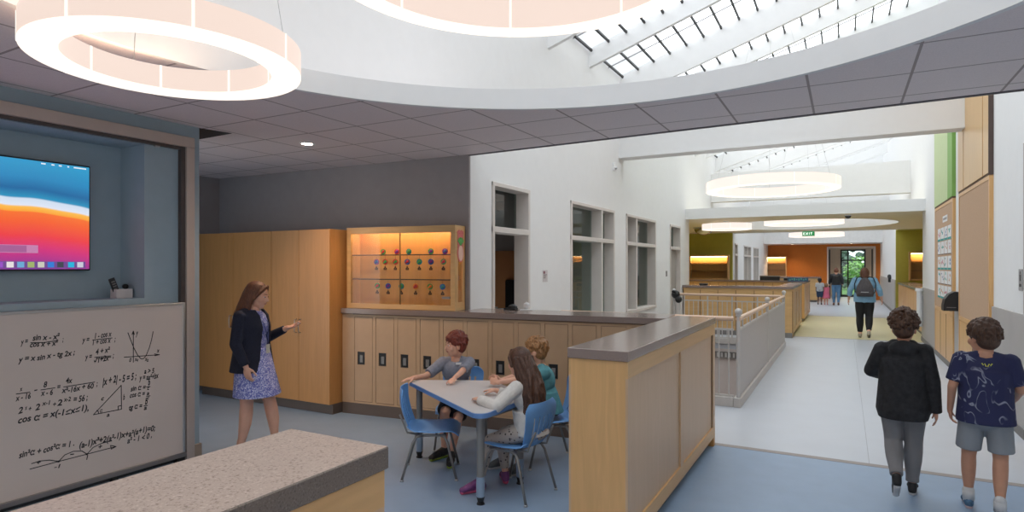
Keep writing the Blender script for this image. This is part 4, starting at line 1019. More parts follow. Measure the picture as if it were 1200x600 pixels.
for x0_, segs in ((-.135, 'E'), (-.065, 'X'), (.01, 'I'), (.05, 'T')):
    a = x0_; w_ = .05; z0_, z1_ = .055, .145
    if segs == 'E': m.box(a, a+.012, -.021, -.018, z0_, z1_).box(a, a+w_, -.021, -.018, z0_, z0_+.012).box(a, a+w_*.8, -.021, -.018, .094, .106).box(a, a+w_, -.021, -.018, z1_-.012, z1_)
    if segs == 'X':
        for sg in (-1, 1): m.box(-.006, .006, -.021, -.018, -.052, .052, 0, Matrix.Translation((a+w_/2, 0, .10)) @ Matrix.Rotation(sg*radians(28), 4, 'Y'))
    if segs == 'I': m.box(a+.006, a+.018, -.021, -.018, z0_, z1_)
    if segs == 'T': m.box(a+.02, a+.032, -.021, -.018, z0_, z1_).box(a, a+.052, -.021, -.018, z1_-.012, z1_)
m.build('letters', emis('exit_letters', (.95, 1, .95), 1.5), ex)
MB().cyl((-.1, 0, .2), (-.1, 0, .27), .006, n=8).cyl((.1, 0, .2), (.1, 0, .27), .006, n=8).build('hanger', CHROME, t)
t = thing('camera_dome', 'small black camera dome under the soffit to the right of the far ring lamp', 'camera', (.07, 16.9, CZ), 0)
MB().cyl((0, 0, -.03), (0, 0, 0), .08, n=20).build('base', WHITE, t, 'auto'); MB().sph((0, 0, -.03), .07, (1, 1, .9), 3).build('dome', BLACK, t, True)
t = thing('wall_dispenser', 'small black dispenser on the right far wall near the end', 'dispenser', (XR, 27.8, 1.10), 0)
m = MB().box(-.10, 0, -.14, .14, 0, .22, .02, seg=3).sph((-.06, 0, .22), .10, (.7, 1.2, .9)); m.build('body', BLACK, t, 'auto')
for lab, x, y, e in (('added fill downlight before the orange end wall, left', -2.4, 34.9, 130), ('added fill downlight before the orange end wall, right', .3, 34.9, 90), ('added fill downlight in the beige vestibule at the end', .3, 37.4, 90)):  # lamps added to brighten the orange wall and the vestibule
    t = thing('downlight', lab, 'lamp', (x, y, CZ-.106), 0); spot(t, e)
    MB().annulus(0, 0, .055, .075, -.002, .006, 24).build('trim_ring', WHITE, t); MB().cyl((0, 0, .0), (0, 0, .005), .055, n=24).build('lens', emis('downlight_lens', (1, .80, .62), 30), t)
# tree beyond the entry glass
t = thing('garden_tree', 'leafy green tree outside the black-framed end window', 'tree', (.9, 46, -.12), 0)
MB().tube([(0, 0, 0), (.03, 0, .7), (-.02, 0, 1.4)], [.07, .06, .04]).build('trunk', mat('bark', (.10, .07, .05), .9), t, True)
m = MB(); rr = random.Random(3)
for k in range(420):
    a = rr.uniform(0, 2*pi); q = rr.uniform(.25, 1)**.5; ph = rr.uniform(-1, 1)
    p = Vector((1.0*q*cos(a)*sqrt(1-ph*ph), .9*q*sin(a)*sqrt(1-ph*ph), 1.55+.95*q*ph))
    m.sph(p, rr.uniform(.06, .13), (1, 1, .6), 1)
m.build('foliage', mat('leaf_foliage', (.30, .50, .17), .8, .35, 9), t)
t = thing('hedge', 'dark evergreen hedge far beyond the end window', 'hedge', (0, 56, -.12), 0)
m = MB(); rr = random.Random(5)
for k in range(500): m.sph((rr.uniform(-8, 8), rr.uniform(-.6, .6), rr.uniform(.2, 3.6)), rr.uniform(.25, .5), (1, 1, .8), 1)
m.build('foliage', mat('dark_foliage', (.13, .18, .15), .9, .4, 6), t)
# ================================================================ PEOPLE
def remesh(mb, name, vox, smooth=3):
    me = mb.mesh(name); o = bpy.data.objects.new('tmp', me); COL.objects.link(o)
    md = o.modifiers.new('r', 'REMESH'); md.mode = 'VOXEL'; md.voxel_size = vox; md.adaptivity = 0
    if smooth: sm = o.modifiers.new('s', 'SMOOTH'); sm.factor = .5; sm.iterations = smooth
    dg = bpy.context.evaluated_depsgraph_get(); dg.update()
    r = bpy.data.meshes.new_from_object(o.evaluated_get(dg)); r.name = name
    bpy.data.objects.remove(o); bpy.data.meshes.remove(me); r.materials.clear()
    return r
def basis(zv, xv):
    z = Vector(zv).normalized(); x = Vector(xv); x = (x-z*x.dot(z)).normalized(); y = z.cross(x)
    return Matrix((x, y, z)).transposed()
def ik(s, t, l1, l2, pole):
    s = Vector(s); t = Vector(t); d = t-s; L = min(d.length, (l1+l2)*.999); u = d.normalized()
    a = (l1*l1-l2*l2+L*L)/(2*L); h = sqrt(max(l1*l1-a*a, 0)); p = Vector(pole); p = (p-u*p.dot(u)).normalized()
    return s+u*a+p*h, s+u*L
def hand(mb, wr, d, pn, s=1.0, curl=.35, thumb=1, spread=.0):
    """palm, four unequal bent fingers, thumb from the side. d: pointing, pn: palm-side normal, thumb: side sign"""
    d = Vector(d).normalized(); pn = Vector(pn); pn = (pn-d*pn.dot(d)).normalized(); lat = d.cross(pn)*thumb
    wr = Vector(wr); R = basis(d, lat)
    mb.cap(wr-d*.02*s, wr+d*.02*s, .021*s, .022*s, 10)
    mb.sph(wr+d*.048*s, .045*s, (.92, .34, 1.08), 3, R)
    mb.sph(wr+d*.07*s+lat*.004*s, .038*s, (1.02, .34, .6), 2, R)
    for k, (o, L) in enumerate(((.030, .066), (.010, .076), (-.011, .070), (-.031, .054))):
        p = wr+d*(.080-.004*abs(k-1))*s+lat*o*s; a = curl*(.8+.12*k); r = (.0088-.0006*k)*s
        dd = d+lat*(o*spread*8)
        for seg, q in enumerate((.45, .31, .24)):
            a2 = a*(seg*1.0+.55); v = (dd.normalized()*cos(a2)+pn*sin(a2)); e = p+v*L*q*s
            mb.cap(p, e, r*(1-.07*seg), r*(1-.07*(seg+1)), 8); p = e
    p = wr+d*.022*s+lat*.026*s+pn*.006*s
    for L, v, r in ((.036, lat*.75+d*.75+pn*.25, .0115), (.030, lat*.35+d*.95+pn*.35, .0100), (.024, lat*.1+d+pn*.4, .0088)):
        e = p+v.normalized()*L*s; mb.cap(p, e, r*s, r*.92*s, 8); p = e
SKIN = {}
def skin(name, col):
    if name in SKIN: return SKIN[name]
    m = mat('skin_'+name, col, .5, .05, 14); b = m.node_tree.nodes['Principled BSDF']
    b.inputs['Subsurface Weight'].default_value = .12; b.inputs['Subsurface Radius'].default_value = (.02, .008, .005); b.inputs['Subsurface Scale'].default_value = .5
    SKIN[name] = m; return m
EYEW = mat('eye_white', (.75, .72, .70), .25, .0); EYED = mat('eye_dark', (.03, .018, .012), .2, 0); LIP = mat('lip_rose', (.42, .15, .13), .5, .03)
def hairmat(name, col, hi=1.6):
    if name in MATS: return MATS[name]
    m, nt, b = _new(name); L = nt.links.new
    t = nt.nodes.new('ShaderNodeTexCoord'); mp = nt.nodes.new('ShaderNodeMapping'); mp.inputs['Scale'].default_value = (60, 60, 7)
    n = nt.nodes.new('ShaderNodeTexNoise'); n.inputs['Scale'].default_value = 2.4; n.inputs['Detail'].default_value = 4; n.inputs['Distortion'].default_value = .6
    r = nt.nodes.new('ShaderNodeValToRGB'); r.color_ramp.elements[0].position = .3; r.color_ramp.elements[1].position = .75
    r.color_ramp.elements[0].color = (col[0]*.45, col[1]*.45, col[2]*.45, 1); r.color_ramp.elements[1].color = (min(1, col[0]*hi), min(1, col[1]*hi), min(1, col[2]*hi), 1)
    L(t.outputs['Object'], mp.inputs[0]); L(mp.outputs[0], n.inputs['Vector']); L(n.outputs['Fac'], r.inputs[0]); L(r.outputs[0], b.inputs['Base Color'])
    bp = nt.nodes.new('ShaderNodeBump'); bp.inputs['Strength'].default_value = .6; bp.inputs['Distance'].default_value = .006; L(n.outputs['Fac'], bp.inputs['Height']); L(bp.outputs[0], b.inputs['Normal'])
    b.inputs['Roughness'].default_value = .5; MATS[name] = m; return m

class Body:
    """local frame: facing +y, x to the figure's right-hand side of the frame, z up. J holds joints."""
    def __init__(s, root, J, k=1.0, hk=1.0, girth=1.0, vox=.006):
        s.t = root; s.J = {a: Vector(b) for a, b in J.items()}; s.k = k; s.hk = hk; s.g = girth; s.vox = vox
        J = s.J; s.spx = (J['shR']-J['shL']).normalized(); s.hpx = (J['hpR']-J['hpL']).normalized()
    def world2local(s, p):
        r = s.t; M = (Matrix.Translation(r.location) @ r.rotation_euler.to_matrix().to_4x4()).inverted(); return M @ Vector(p)
    def torso(s, mb, inf=0, hips=True, bust=0, belly=0):
        J, k, g = s.J, s.k, s.g
        P, C, N = J['pel'], J['chest'], J['neck']; W = P.lerp(C, .45)+J.get('bend', Vector((0, 0, 0)))
        up = (C-P); R1 = basis(up, s.hpx); R2 = basis(N-C, s.spx); RW = basis(up, s.hpx+s.spx)
        if hips: mb.sph(P, 1, ((.158*g*k+inf), (.112*g*k+inf), .115*k+inf*.5), 3, R1)
        mb.sph(W, 1, ((.132*g*k+inf), (.098*g*k+inf), .15*k), 3, RW)
        if belly: mb.sph(W+R1 @ Vector((0, .03*k, -.02)), 1, (.12*k*g, .10*k*g, .11*k), 3, RW)
        mb.sph(C, 1, ((.155*g*k+inf), (.108*g*k+inf), .165*k), 3, R2)
        mb.sph(C.lerp(N, .30), 1, (.15*k+inf, .084*k+inf, .085*k), 3, R2)
        mb.cap(J['shL'], J['shR'], .046*k+inf*.7, .046*k+inf*.7)
        mb.cap(N-Vector((0, 0, .035*k)), J['shL'], .050*k+inf*.5, .046*k+inf*.6); mb.cap(N-Vector((0, 0, .035*k)), J['shR'], .050*k+inf*.5, .046*k+inf*.6)
        if bust:
            for sx_ in (-1, 1): mb.sph(C+R2 @ Vector((sx_*.068*k, .085*k, -.015*k)), .062*k*bust+inf, (1, .85, 1), 3)
    def arm(s, mb, sd, inf=0, a=0, b=1, hand_=False, flat=False):
        """sleeve or arm from fraction a to b (0 shoulder, .5 elbow, 1 wrist)"""
        J, k = s.J, s.k; S, E, Wr = J['sh'+sd], J['el'+sd], J['wr'+sd]
        rr = lambda f: (.046+(.036-.046)*min(f*2, 1) if f < .5 else .036+(.0235-.036)*(f-.5)*2)*k*(s.g**.4)+inf
        pt = lambda f: S.lerp(E, f*2) if f <= .5 else E.lerp(Wr, (f-.5)*2)
        stops = [a]+[q for q in (.12, .3, .5, .62, .8) if a < q < b]+[b]
        for u, v in zip(stops, stops[1:]):
            if flat and v == b: mb.cyl(pt(u), pt(v), rr(u), rr(v), 18)
            else: mb.cap(pt(u), pt(v), rr(u), rr(v), 14)
        if a == 0: mb.sph(S, rr(0)*1.04)
    def leg(s, mb, sd, inf=0, b=1, flat=False, foot=True):
        J, k = s.J, s.k; H, K, A, T = J['hp'+sd], J['kn'+sd], J['an'+sd], J['to'+sd]
        prof = [(0, .086), (.2, .080), (.42, .058), (.5, .054), (.6, .056), (.72, .052), (.9, .034), (1, .033)]
        def rr(f):
            for (x0, r0), (x1, r1) in zip(prof, prof[1:]):
                if x0 <= f <= x1: return (r0+(r1-r0)*(f-x0)/(x1-x0))*k*(s.g**.6)+inf
        back = (A-K).cross(Vector(s.hpx)).normalized()
        pt = lambda f: H.lerp(K, f*2) if f <= .5 else K.lerp(A, (f-.5)*2)+back*(.014*k*sin((f-.5)*2*pi))*(-1)
        stops = [q for q, _ in prof if q < b]+[b]
        for u, v in zip(stops, stops[1:]):
            if flat and v == b: mb.cyl(pt(u), pt(v), rr(u), rr(v), 18)
            else: mb.cap(pt(u), pt(v), rr(u), rr(v), 14)
        if foot and b == 1:
            d = (T-A); heel = A+Vector((0, 0, -.045*k))-Vector((d.x, d.y, 0)).normalized()*.02*k
            mb.cap(A, heel, .033*k, .030*k); mb.cap(heel, T+Vector((0, 0, .004)), .028*k, .024*k); mb.cap(A, A.lerp(T, .6), .032*k, .026*k)
            sd_ = (T-heel).normalized().cross(Vector((0, 0, 1)))*.018*k; mb.cap(A.lerp(T, .55)+sd_, T+sd_*.6, .022*k, .018*k); mb.cap(A.lerp(T, .55)-sd_, T-sd_*.8, .022*k, .017*k)
    def headM(s):
        J = s.J; h = J['head']; return Matrix.Translation(h) @ Matrix.Rotation(J['hrot'].z, 4, 'Z') @ Matrix.Rotation(J['hrot'].x, 4, 'X') @ Matrix.Rotation(J['hrot'].y, 4, 'Y') @ Matrix.Scale(s.hk, 4)
    def body(s, skinm, hands, gender=0, bust=0):
        J, k = s.J, s.k; mb = MB(); s.torso(mb, 0, True, bust)
        for sd in 'LR':
            s.arm(mb, sd); s.leg(mb, sd)
            if hands and sd in hands: hand(mb, J['wr'+sd], *hands[sd][:2], s=hands[sd][3] if len(hands[sd]) > 3 else k*1.02, curl=hands[sd][2], thumb=hands[sd][4] if len(hands[sd]) > 4 else (1 if sd == 'R' else -1))
        M = s.headM(); hb = MB(); q = s.vox
        hb.sph((0, -.012, .030), 1, (.074, .092, .092), 4); hb.sph((0, .022, -.030), 1, (.060, .066, .078), 3); hb.sph((0, .050, -.083), 1, (.034, .030, .026), 3)
        hb.sph((0, .012, -.060), 1, (.054, .058, .045), 3)
        for sx_ in (-1, 1):
            hb.sph((sx_*.040, .056, -.028), 1, (.026, .022, .026), 2); hb.sph((sx_*.074, -.008, -.012), 1, (.009, .020, .031), 2)
            hb.cap((sx_*.016, .079, .029), (sx_*.048, .068, .030), .0085, .007)
        hb.cap((0, .082, .016), (0, .101, -.018), .0075, .0125); hb.sph((0, .094, -.024), 1, (.017, .012, .009), 2); hb.sph((0, .080, -.050), 1, (.021, .013, .013), 2)
        hb.xf(M)
        me_ = hb.mesh('h'); mb.bm.from_mesh(me_); bpy.data.meshes.remove(me_)
        nk = M @ Vector((0, -.030, -.065)); mb.cap(J['neck'], nk, .050*k, .047*s.hk); mb.cap(J['neck']-Vector((0, 0, .03)), J['neck'], .075*k, .052*k)
        me = remesh(mb, 'body', s.vox, 2)
        # eyes and lips joined into the same mesh
        fm = MB()
        for sx_ in (-1, 1): fm.sph((sx_*.031, .0762, .010), .0100, (1.15, .62, .55), 2)
        n0 = len(fm.bm.faces)
        for sx_ in (-1, 1): fm.sph((sx_*.031, .0825, .010), .0062, (1, .5, .9), 2); fm.cap((sx_*.016, .088, .0345), (sx_*.046, .076, .0355), .0028, .0018, 6)
        n1 = len(fm.bm.faces)
        fm.cap((-.017, .0895, -.051), (.017, .0895, -.051), .0048, .0048, 8)
        fm.xf(M)
        for i, f in enumerate(fm.bm.faces): f.material_index = 1 if i < n0 else 2 if i < n1 else 3
        fe = bpy.data.meshes.new('f'); fm.bm.to_mesh(fe); fm.bm.free()
        bm = bmesh.new(); bm.from_mesh(me); bm.from_mesh(fe); bm.to_mesh(me); bm.free(); bpy.data.meshes.remove(fe)
        for m_ in (skinm, EYEW, EYED, LIP): me.materials.append(m_)
        return link('body', me, skinm, s.t, True)
    def garment(s, name, mb, m, vox=None, smooth=2, label=None):
        me = remesh(mb, name, vox or s.vox*1.1, smooth); return link(name, me, m, s.t, True, label=label)
    def shoes(s, m, sole=None, names='shoe'):
        for sd in 'LR':
            J, k = s.J, s.k; A, T = J['an'+sd], J['to'+sd]; d = (T-A); f = Vector((d.x, d.y, d.z+.05*k)).normalized()
            heel = A+Vector((0, 0, -.045*k))-Vector((d.x, d.y, 0)).normalized()*.025*k
            mb = MB(); mb.cap(A+Vector((0, 0, -.005)), heel, .040*k, .036*k); mb.cap(heel, T, .034*k, .031*k); mb.cap(A, A.lerp(T, .65), .040*k, .033*k)
            lt = (T-heel).normalized().cross(Vector((0, 0, 1)))*.022*k; mb.cap(A.lerp(T, .55)+lt, T+lt*.6, .026*k, .022*k); mb.cap(A.lerp(T, .55)-lt, T-lt*.8, .026*k, .021*k)
            o = s.garment(names, mb, m, s.vox*.9)
            if sole:
                dn = Vector((0, 0, -.026*k)); mb = MB(); mb.cap(heel+dn, T+dn*.6, .030*k, .027*k); mb.cap(T+dn*.6-lt*.4, T+dn*.6+lt*.4, .025*k)
                me = remesh(mb, 'sole', s.vox, 1); link('sole', me, sole, o, True)
    def hair(s, kind, m, seed=1, length=.4, back=.0):
        M = s.headM(); mb = MB(); rr = random.Random(seed)
        if kind == 'short':
            mb.sph((0, -.024, .046), 1, (.086, .096, .088), 4); mb.sph((0, -.05, -.005), 1, (.072, .062, .07), 3); mb.sph((0, .052, .088), 1, (.056, .032, .024), 3)
            for k in range(150):
                a = rr.uniform(0, 2*pi); e = rr.uniform(-.15, 1.0)
                p = Vector((cos(a)*cos(e*1.3)*.086, -.024+sin(a)*cos(e*1.3)*.096, .046+sin(e*1.3)*.088))
                if p.y > .045 and p.z < .085: continue
                v = Vector((-.01+rr.uniform(-.014, .014), .02+rr.uniform(-.01, .012), rr.uniform(-.01, .012))); mb.cap(p, p+v, .011, .006, 6)
        if kind == 'mop':
            mb.sph((0, -.024, .048), 1, (.090, .102, .092), 4); mb.sph((0, -.05, -.012), 1, (.078, .066, .078), 3); mb.sph((0, .055, .080), 1, (.064, .034, .030), 3)
            for k in range(150):
                a = rr.uniform(0, 2*pi); e = rr.uniform(-.35, 1.1)
                p = Vector((cos(a)*cos(e*1.3)*.092, -.024+sin(a)*cos(e*1.3)*.104, .048+sin(e*1.3)*.094))
                if p.y > .050 and p.z < .06: continue
                q = p+Vector((rr.uniform(-.012, .012), rr.uniform(-.012, .012), -rr.uniform(.01, .03))); mb.cap(p, q, .013, .008, 6)
        if kind == 'curly':
            mb.sph((0, -.024, .052), 1, (.088, .098, .090), 4); mb.sph((0, -.05, -.01), 1, (.074, .064, .074), 3)
            for k in range(420):
                a = rr.uniform(0, 2*pi); e = rr.uniform(-.45, 1.2)
                p = Vector((cos(a)*cos(e*1.3)*.098, -.024+sin(a)*cos(e*1.3)*.108, .056+sin(e*1.3)*.100))
                if p.y > .055 and p.z < .055: continue
                mb.sph(p*rr.uniform(.95, 1.07), rr.uniform(.007, .017), (1, 1, 1), 1)
        if kind in ('long', 'bob', 'wavy'):
            mb.sph((0, -.022, .044), 1, (.084, .096, .086), 4); mb.sph((0, -.055, -.01), 1, (.076, .058, .08), 3)
            for sx_ in (-1, 1): mb.cap((sx_*.012, .060, .098), (sx_*.068, .040, .045), .016, .016); mb.cap((sx_*.068, .040, .045), (sx_*.080, .010, -.02), .016, .015)
            L = length
            n = 34
            for k in range(n):
                a = pi+(k/(n-1))*pi; a = pi-.25+(k/(n-1))*(pi+.5)
                p0 = Vector((cos(a)*.080, -.02+sin(a)*.085, .05)); wv = .012 if kind == 'wavy' else .003; ph1, ph2, fr = rr.uniform(0, 6.3), rr.uniform(0, 6.3), rr.uniform(1.1, 1.9)
                pts = []
                for j in range(7):
                    f = j/6; z = .05-(L+.02)*f
                    w_ = (1+.25*f) if kind != 'bob' else 1.0
                    pts.append(Vector((p0.x*w_+wv*sin(j*fr+ph1), p0.y*(1+.35*f if kind != 'bob' else 1)-back*min(1, f*1.8)+wv*cos(j*fr+ph2), z-rr.uniform(0, .02)*f)))
                mb.tube(pts, [.012, .017, .017, .016, .014, .011, .005], 8)
            mb.xf(M)
            me = remesh(mb, 'hair', s.vox*.9, 1); return link('hair', me, m, s.t, True)
        mb.xf(M); me = remesh(mb, 'hair', s.vox*.9, 1 if kind != 'curly' else 0); return link('hair', me, m, s.t, True)

def stand(k=1.0, hip=.165, **kw):
    """standing joints for a 1.65 m adult, scaled"""
    J = dict(pel=(0, 0, .93), chest=(0, .0, 1.23), neck=(0, -.012, 1.405), head=(0, .012, 1.53), hrot=(0, 0, 0), shL=(-.168, -.01, 1.330), shR=(.168, -.01, 1.330),
             elL=(-.215, -.03, 1.09), elR=(.215, -.03, 1.09), wrL=(-.225, .03, .86), wrR=(.225, .03, .86), hpL=(-.085, 0, .89), hpR=(.085, 0, .89),
             knL=(-.09, .015, .48), knR=(.09, .015, .48), anL=(-.092, -.03, .085), anR=(.092, -.03, .085), toL=(-.105, .13, .028), toR=(.105, .13, .028))
    J.update(kw); return {a: (Vector(b)*k if a != 'hrot' else Vector(b)) for a, b in J.items()}

def pat(name, base, dots, scale, lo=.52, hi=.58, rough=.8, kind='noise', dist=0, vs=(1, 1, 1)):
    if name in MATS: return MATS[name]
    m, nt, b = _new(name); L = nt.links.new
    t = nt.nodes.new('ShaderNodeTexCoord'); mp = nt.nodes.new('ShaderNodeMapping'); mp.inputs['Scale'].default_value = vs; L(t.outputs['Object'], mp.inputs[0])
    if kind == 'noise': n = nt.nodes.new('ShaderNodeTexNoise'); n.inputs['Scale'].default_value = scale; n.inputs['Distortion'].default_value = dist; n.inputs['Detail'].default_value = 1.5; o = n.outputs['Fac']
    elif kind == 'wave': n = nt.nodes.new('ShaderNodeTexWave'); n.inputs['Scale'].default_value = scale; n.inputs['Distortion'].default_value = dist; n.inputs['Detail'].default_value = 2; n.inputs['Detail Scale'].default_value = 1.2; o = n.outputs['Fac']
    else: n = nt.nodes.new('ShaderNodeTexVoronoi'); n.inputs['Scale'].default_value = scale; o = n.outputs['Distance']
    L(mp.outputs[0], n.inputs['Vector'])
    r = nt.nodes.new('ShaderNodeValToRGB'); r.color_ramp.elements[0].position = lo; r.color_ramp.elements[0].color = (*base, 1); r.color_ramp.elements[1].position = hi; r.color_ramp.elements[1].color = (*dots, 1)
    L(o, r.inputs[0]); L(r.outputs[0], b.inputs['Base Color']); b.inputs['Roughness'].default_value = rough
    MATS[name] = m; return m

def streaks(name, base, line):
    if name in MATS: return MATS[name]
    m, nt, b = _new(name); L = nt.links.new
    t = nt.nodes.new('ShaderNodeTexCoord'); mp = nt.nodes.new('ShaderNodeMapping'); mp.inputs['Scale'].default_value = (1, 1, .55); mp.inputs['Rotation'].default_value = (0, .7, 0); L(t.outputs['Object'], mp.inputs[0])
    n = nt.nodes.new('ShaderNodeTexNoise'); n.inputs['Scale'].default_value = 9; n.inputs['Detail'].default_value = 1; n.inputs['Distortion'].default_value = 1.4; L(mp.outputs[0], n.inputs['Vector'])
    r = nt.nodes.new('ShaderNodeValToRGB'); cr = r.color_ramp; cr.elements[0].position = .47; cr.elements[0].color = (0, 0, 0, 1); cr.elements[1].position = .53; cr.elements[1].color = (0, 0, 0, 1); e = cr.elements.new(.50); e.color = (1, 1, 1, 1)
    n2 = nt.nodes.new('ShaderNodeTexNoise'); n2.inputs['Scale'].default_value = 7; L(t.outputs['Object'], n2.inputs['Vector']); r2 = nt.nodes.new('ShaderNodeValToRGB'); r2.color_ramp.elements[0].position = .47; r2.color_ramp.elements[1].position = .58
    L(n.outputs['Fac'], r.inputs[0]); L(n2.outputs['Fac'], r2.inputs[0]); mu = nt.nodes.new('ShaderNodeMath'); mu.operation = 'MULTIPLY'; L(r.outputs[0], mu.inputs[0]); L(r2.outputs[0], mu.inputs[1])
    k = nt.nodes.new('ShaderNodeMixRGB'); L(mu.outputs[0], k.inputs[0]); k.inputs[1].default_value = (*base, 1); k.inputs[2].default_value = (*line, 1); L(k.outputs[0], b.inputs['Base Color']); b.inputs['Roughness'].default_value = .85
    MATS[name] = m; return m
FAIR = skin('fair', (.70, .39, .275)); TANS = skin('tanned', (.56, .29, .185)); DEEP = skin('brown', (.22, .11, .07))
# ---- teacher ------------------------------------------------------------
KT = .955
t = thing('person', 'woman with long brown hair, navy cardigan and blue dress standing by the tall cabinets', 'person', (-4.80, 3.77, 0), facing(.93, .37))
J = stand(KT, head=(-.015, .045, 1.515), hrot=(-.26, 0, .10), neck=(0, -.005, 1.395),
          shL=(-.172, -.02, 1.325), shR=(.172, -.02, 1.325),
          elL=(-.235, .02, 1.08), wrL=(-.19, .26, 1.19), elR=(.235, -.03, 1.075), wrR=(.235, .075, .865),
          hpL=(-.09, 0, .89), hpR=(.09, 0, .89), knL=(-.10, .12, .49), anL=(-.11, .17, .085), toL=(-.13, .33, .028), knR=(.10, .0, .48), anR=(.11, -.06, .085), toR=(.14, .09, .028))
B = Body(t, J, KT, 1.03, 1.18, .0055)
B.body(FAIR, {'L': ((.15, .95, .18), (.1, -.2, 1), .35), 'R': ((.05, .25, -1), (-1, .2, 0), .45)}, bust=.75)
mb = MB(); B.torso(mb, .008, True, .75)
P_ = B.J['pel']; k = KT
mb.loft([(0, .02, 1.02*k, .155, .12), (0, .02, .90*k, .185, .145), (0, .03, .76*k, .205, .17), (.0, .05, .565*k, .235, .20)], 28)
DRESS = pat('blue_floral_dress', (.13, .15, .47), (.62, .64, .82), 62, .5, .58, .8, 'noise', 2.0)
dr = B.garment('dress', mb, DRESS, .006)
CARD = mat('navy_cardigan', (.012, .014, .030), .9, .25, 70, bump=.3)
# open cardigan: shell round back and sides leaving the front open
def open_shell(secs, a_open, n=34, th=.012, tilt=0):
    """secs: (cx,cy,cz,rx,ry,half opening angle); opening centred on +y"""
    m = MB(); R = []
    for (cx, cy, cz, rx, ry, oa) in secs:
        row = []
        for i in range(n+1):
            a = pi/2+oa+tilt+(2*pi-2*oa)*i/n
            row.append((m.bm.verts.new((cx+rx*cos(a), cy+ry*sin(a), cz)), m.bm.verts.new((cx+(rx-th)*cos(a), cy+(ry-th)*sin(a), cz))))
        R.append(row)
    for j in range(len(R)-1):
        for i in range(n):
            for s_ in (0, 1): m.bm.faces.new((R[j][i][s_], R[j][i+1][s_], R[j+1][i+1][s_], R[j+1][i][s_]))
        for i in (0, n): m.bm.faces.new((R[j][i][0], R[j][i][1], R[j+1][i][1], R[j+1][i][0]))
    for j in (0, -1):
        for i in range(n): m.bm.faces.new((R[j][i][0], R[j][i+1][0], R[j][i+1][1], R[j][i][1]))
    return m
mb = open_shell([(0, .0, .80*k, .225, .185, .75), (0, .0, .92*k, .205, .165, .55), (0, .0, 1.06*k, .180, .145, .42), (0, .0, 1.22*k, .195, .150, .32), (0, -.005, 1.33*k, .19, .125, .34), (0, -.01, 1.385*k, .135, .095, .55)], 0, th=.016)
B.arm(mb, 'L', .012, 0, .93, flat=True); B.arm(mb, 'R', .014, 0, .97, flat=True)
mb.cap(B.J['shL'], B.J['shL']+Vector((.09, 0, .03)), .060, .05); mb.cap(B.J['shR'], B.J['shR']+Vector((-.09, 0, .03)), .060, .05)
B.garment('cardigan', mb, CARD, .0058)
mb = MB(); ch = B.J['chest']
mb.tube([(-.05, .06, 1.37*k), (-.035, .135, 1.25*k), (-.0, .155, 1.10*k), (.0, .152, 1.05*k)], .004, 6).tube([(.05, .06, 1.37*k), (.035, .135, 1.25*k), (.0, .155, 1.10*k)], .004, 6)
ln = mb.build('lanyard', mat('lanyard_blue', (.10, .12, .30), .7), t, True)
MB().box(-.03, .03, .150, .157, .965*k, 1.05*k, .002).build('id_badge', mat('id_card', (.62, .60, .52), .5), ln)
B.hair('long', hairmat('auburn_brown_hair', (.13, .045, .020)), 4, .34, .012)
mb = MB()
B.shoes(mat('black_flats', (.02, .02, .02), .5))

# ---- seated children -------------------------------------------------------
def seated(k, lean=.0, sz=.43, **kw):
    J = dict(pel=(0, -.06, sz+.085*k), chest=(0, -.06+lean, sz+.38*k), neck=(0, -.055+lean*1.5, sz+.545*k), head=(0, -.02+lean*1.7, sz+.665*k+.02), hrot=(0, 0, 0),
             shL=(-.155*k, -.06+lean*1.3, sz+.475*k), shR=(.155*k, -.06+lean*1.3, sz+.475*k), hpL=(-.08*k, -.05, sz+.07*k), hpR=(.08*k, -.05, sz+.07*k))
    J.update(kw); return {a: Vector(b) for a, b in J.items()}
def place_arm(B, J, sd, wtarget, pole, k):
    loc = B_world2local(B, wtarget); e, w_ = ik(J['sh'+sd], loc, .285*k, .245*k, pole); J['el'+sd] = e; J['wr'+sd] = w_
def B_world2local(t, p):
    M = (Matrix.Translation(t.location) @ t.rotation_euler.to_matrix().to_4x4()).inverted(); return M @ Vector(p)
def place_leg(t, J, sd, wfoot, wtoe, k, pole=(0, 1, .6)):
    a = B_world2local(t, wfoot); e, w_ = ik(J['hp'+sd], a, .40*k, .39*k, pole); J['kn'+sd] = e; J['an'+sd] = w_; J['to'+sd] = B_world2local(t, wtoe)
def ldir(t, v): return t.rotation_euler.to_matrix().inverted() @ Vector(v)
# red-haired boy
KR = .80
t = thing('person', 'red-haired boy in a gray t-shirt and black shorts sitting behind the table, looking left', 'person', (-3.22, 4.78, 0), facing(.42, -.90))
J = seated(KR, .04, .43)
J['hrot'] = Vector((-.08, 0, radians(-62))); J['head'] += Vector((-.0, .01, -.0))
place_arm(t, J, 'R', (-3.385, 4.345, .722), (.4, -.3, -.9), KR); place_arm(t, J, 'L', (-2.99, 4.36, .722), (-.6, -.3, -.8), KR)
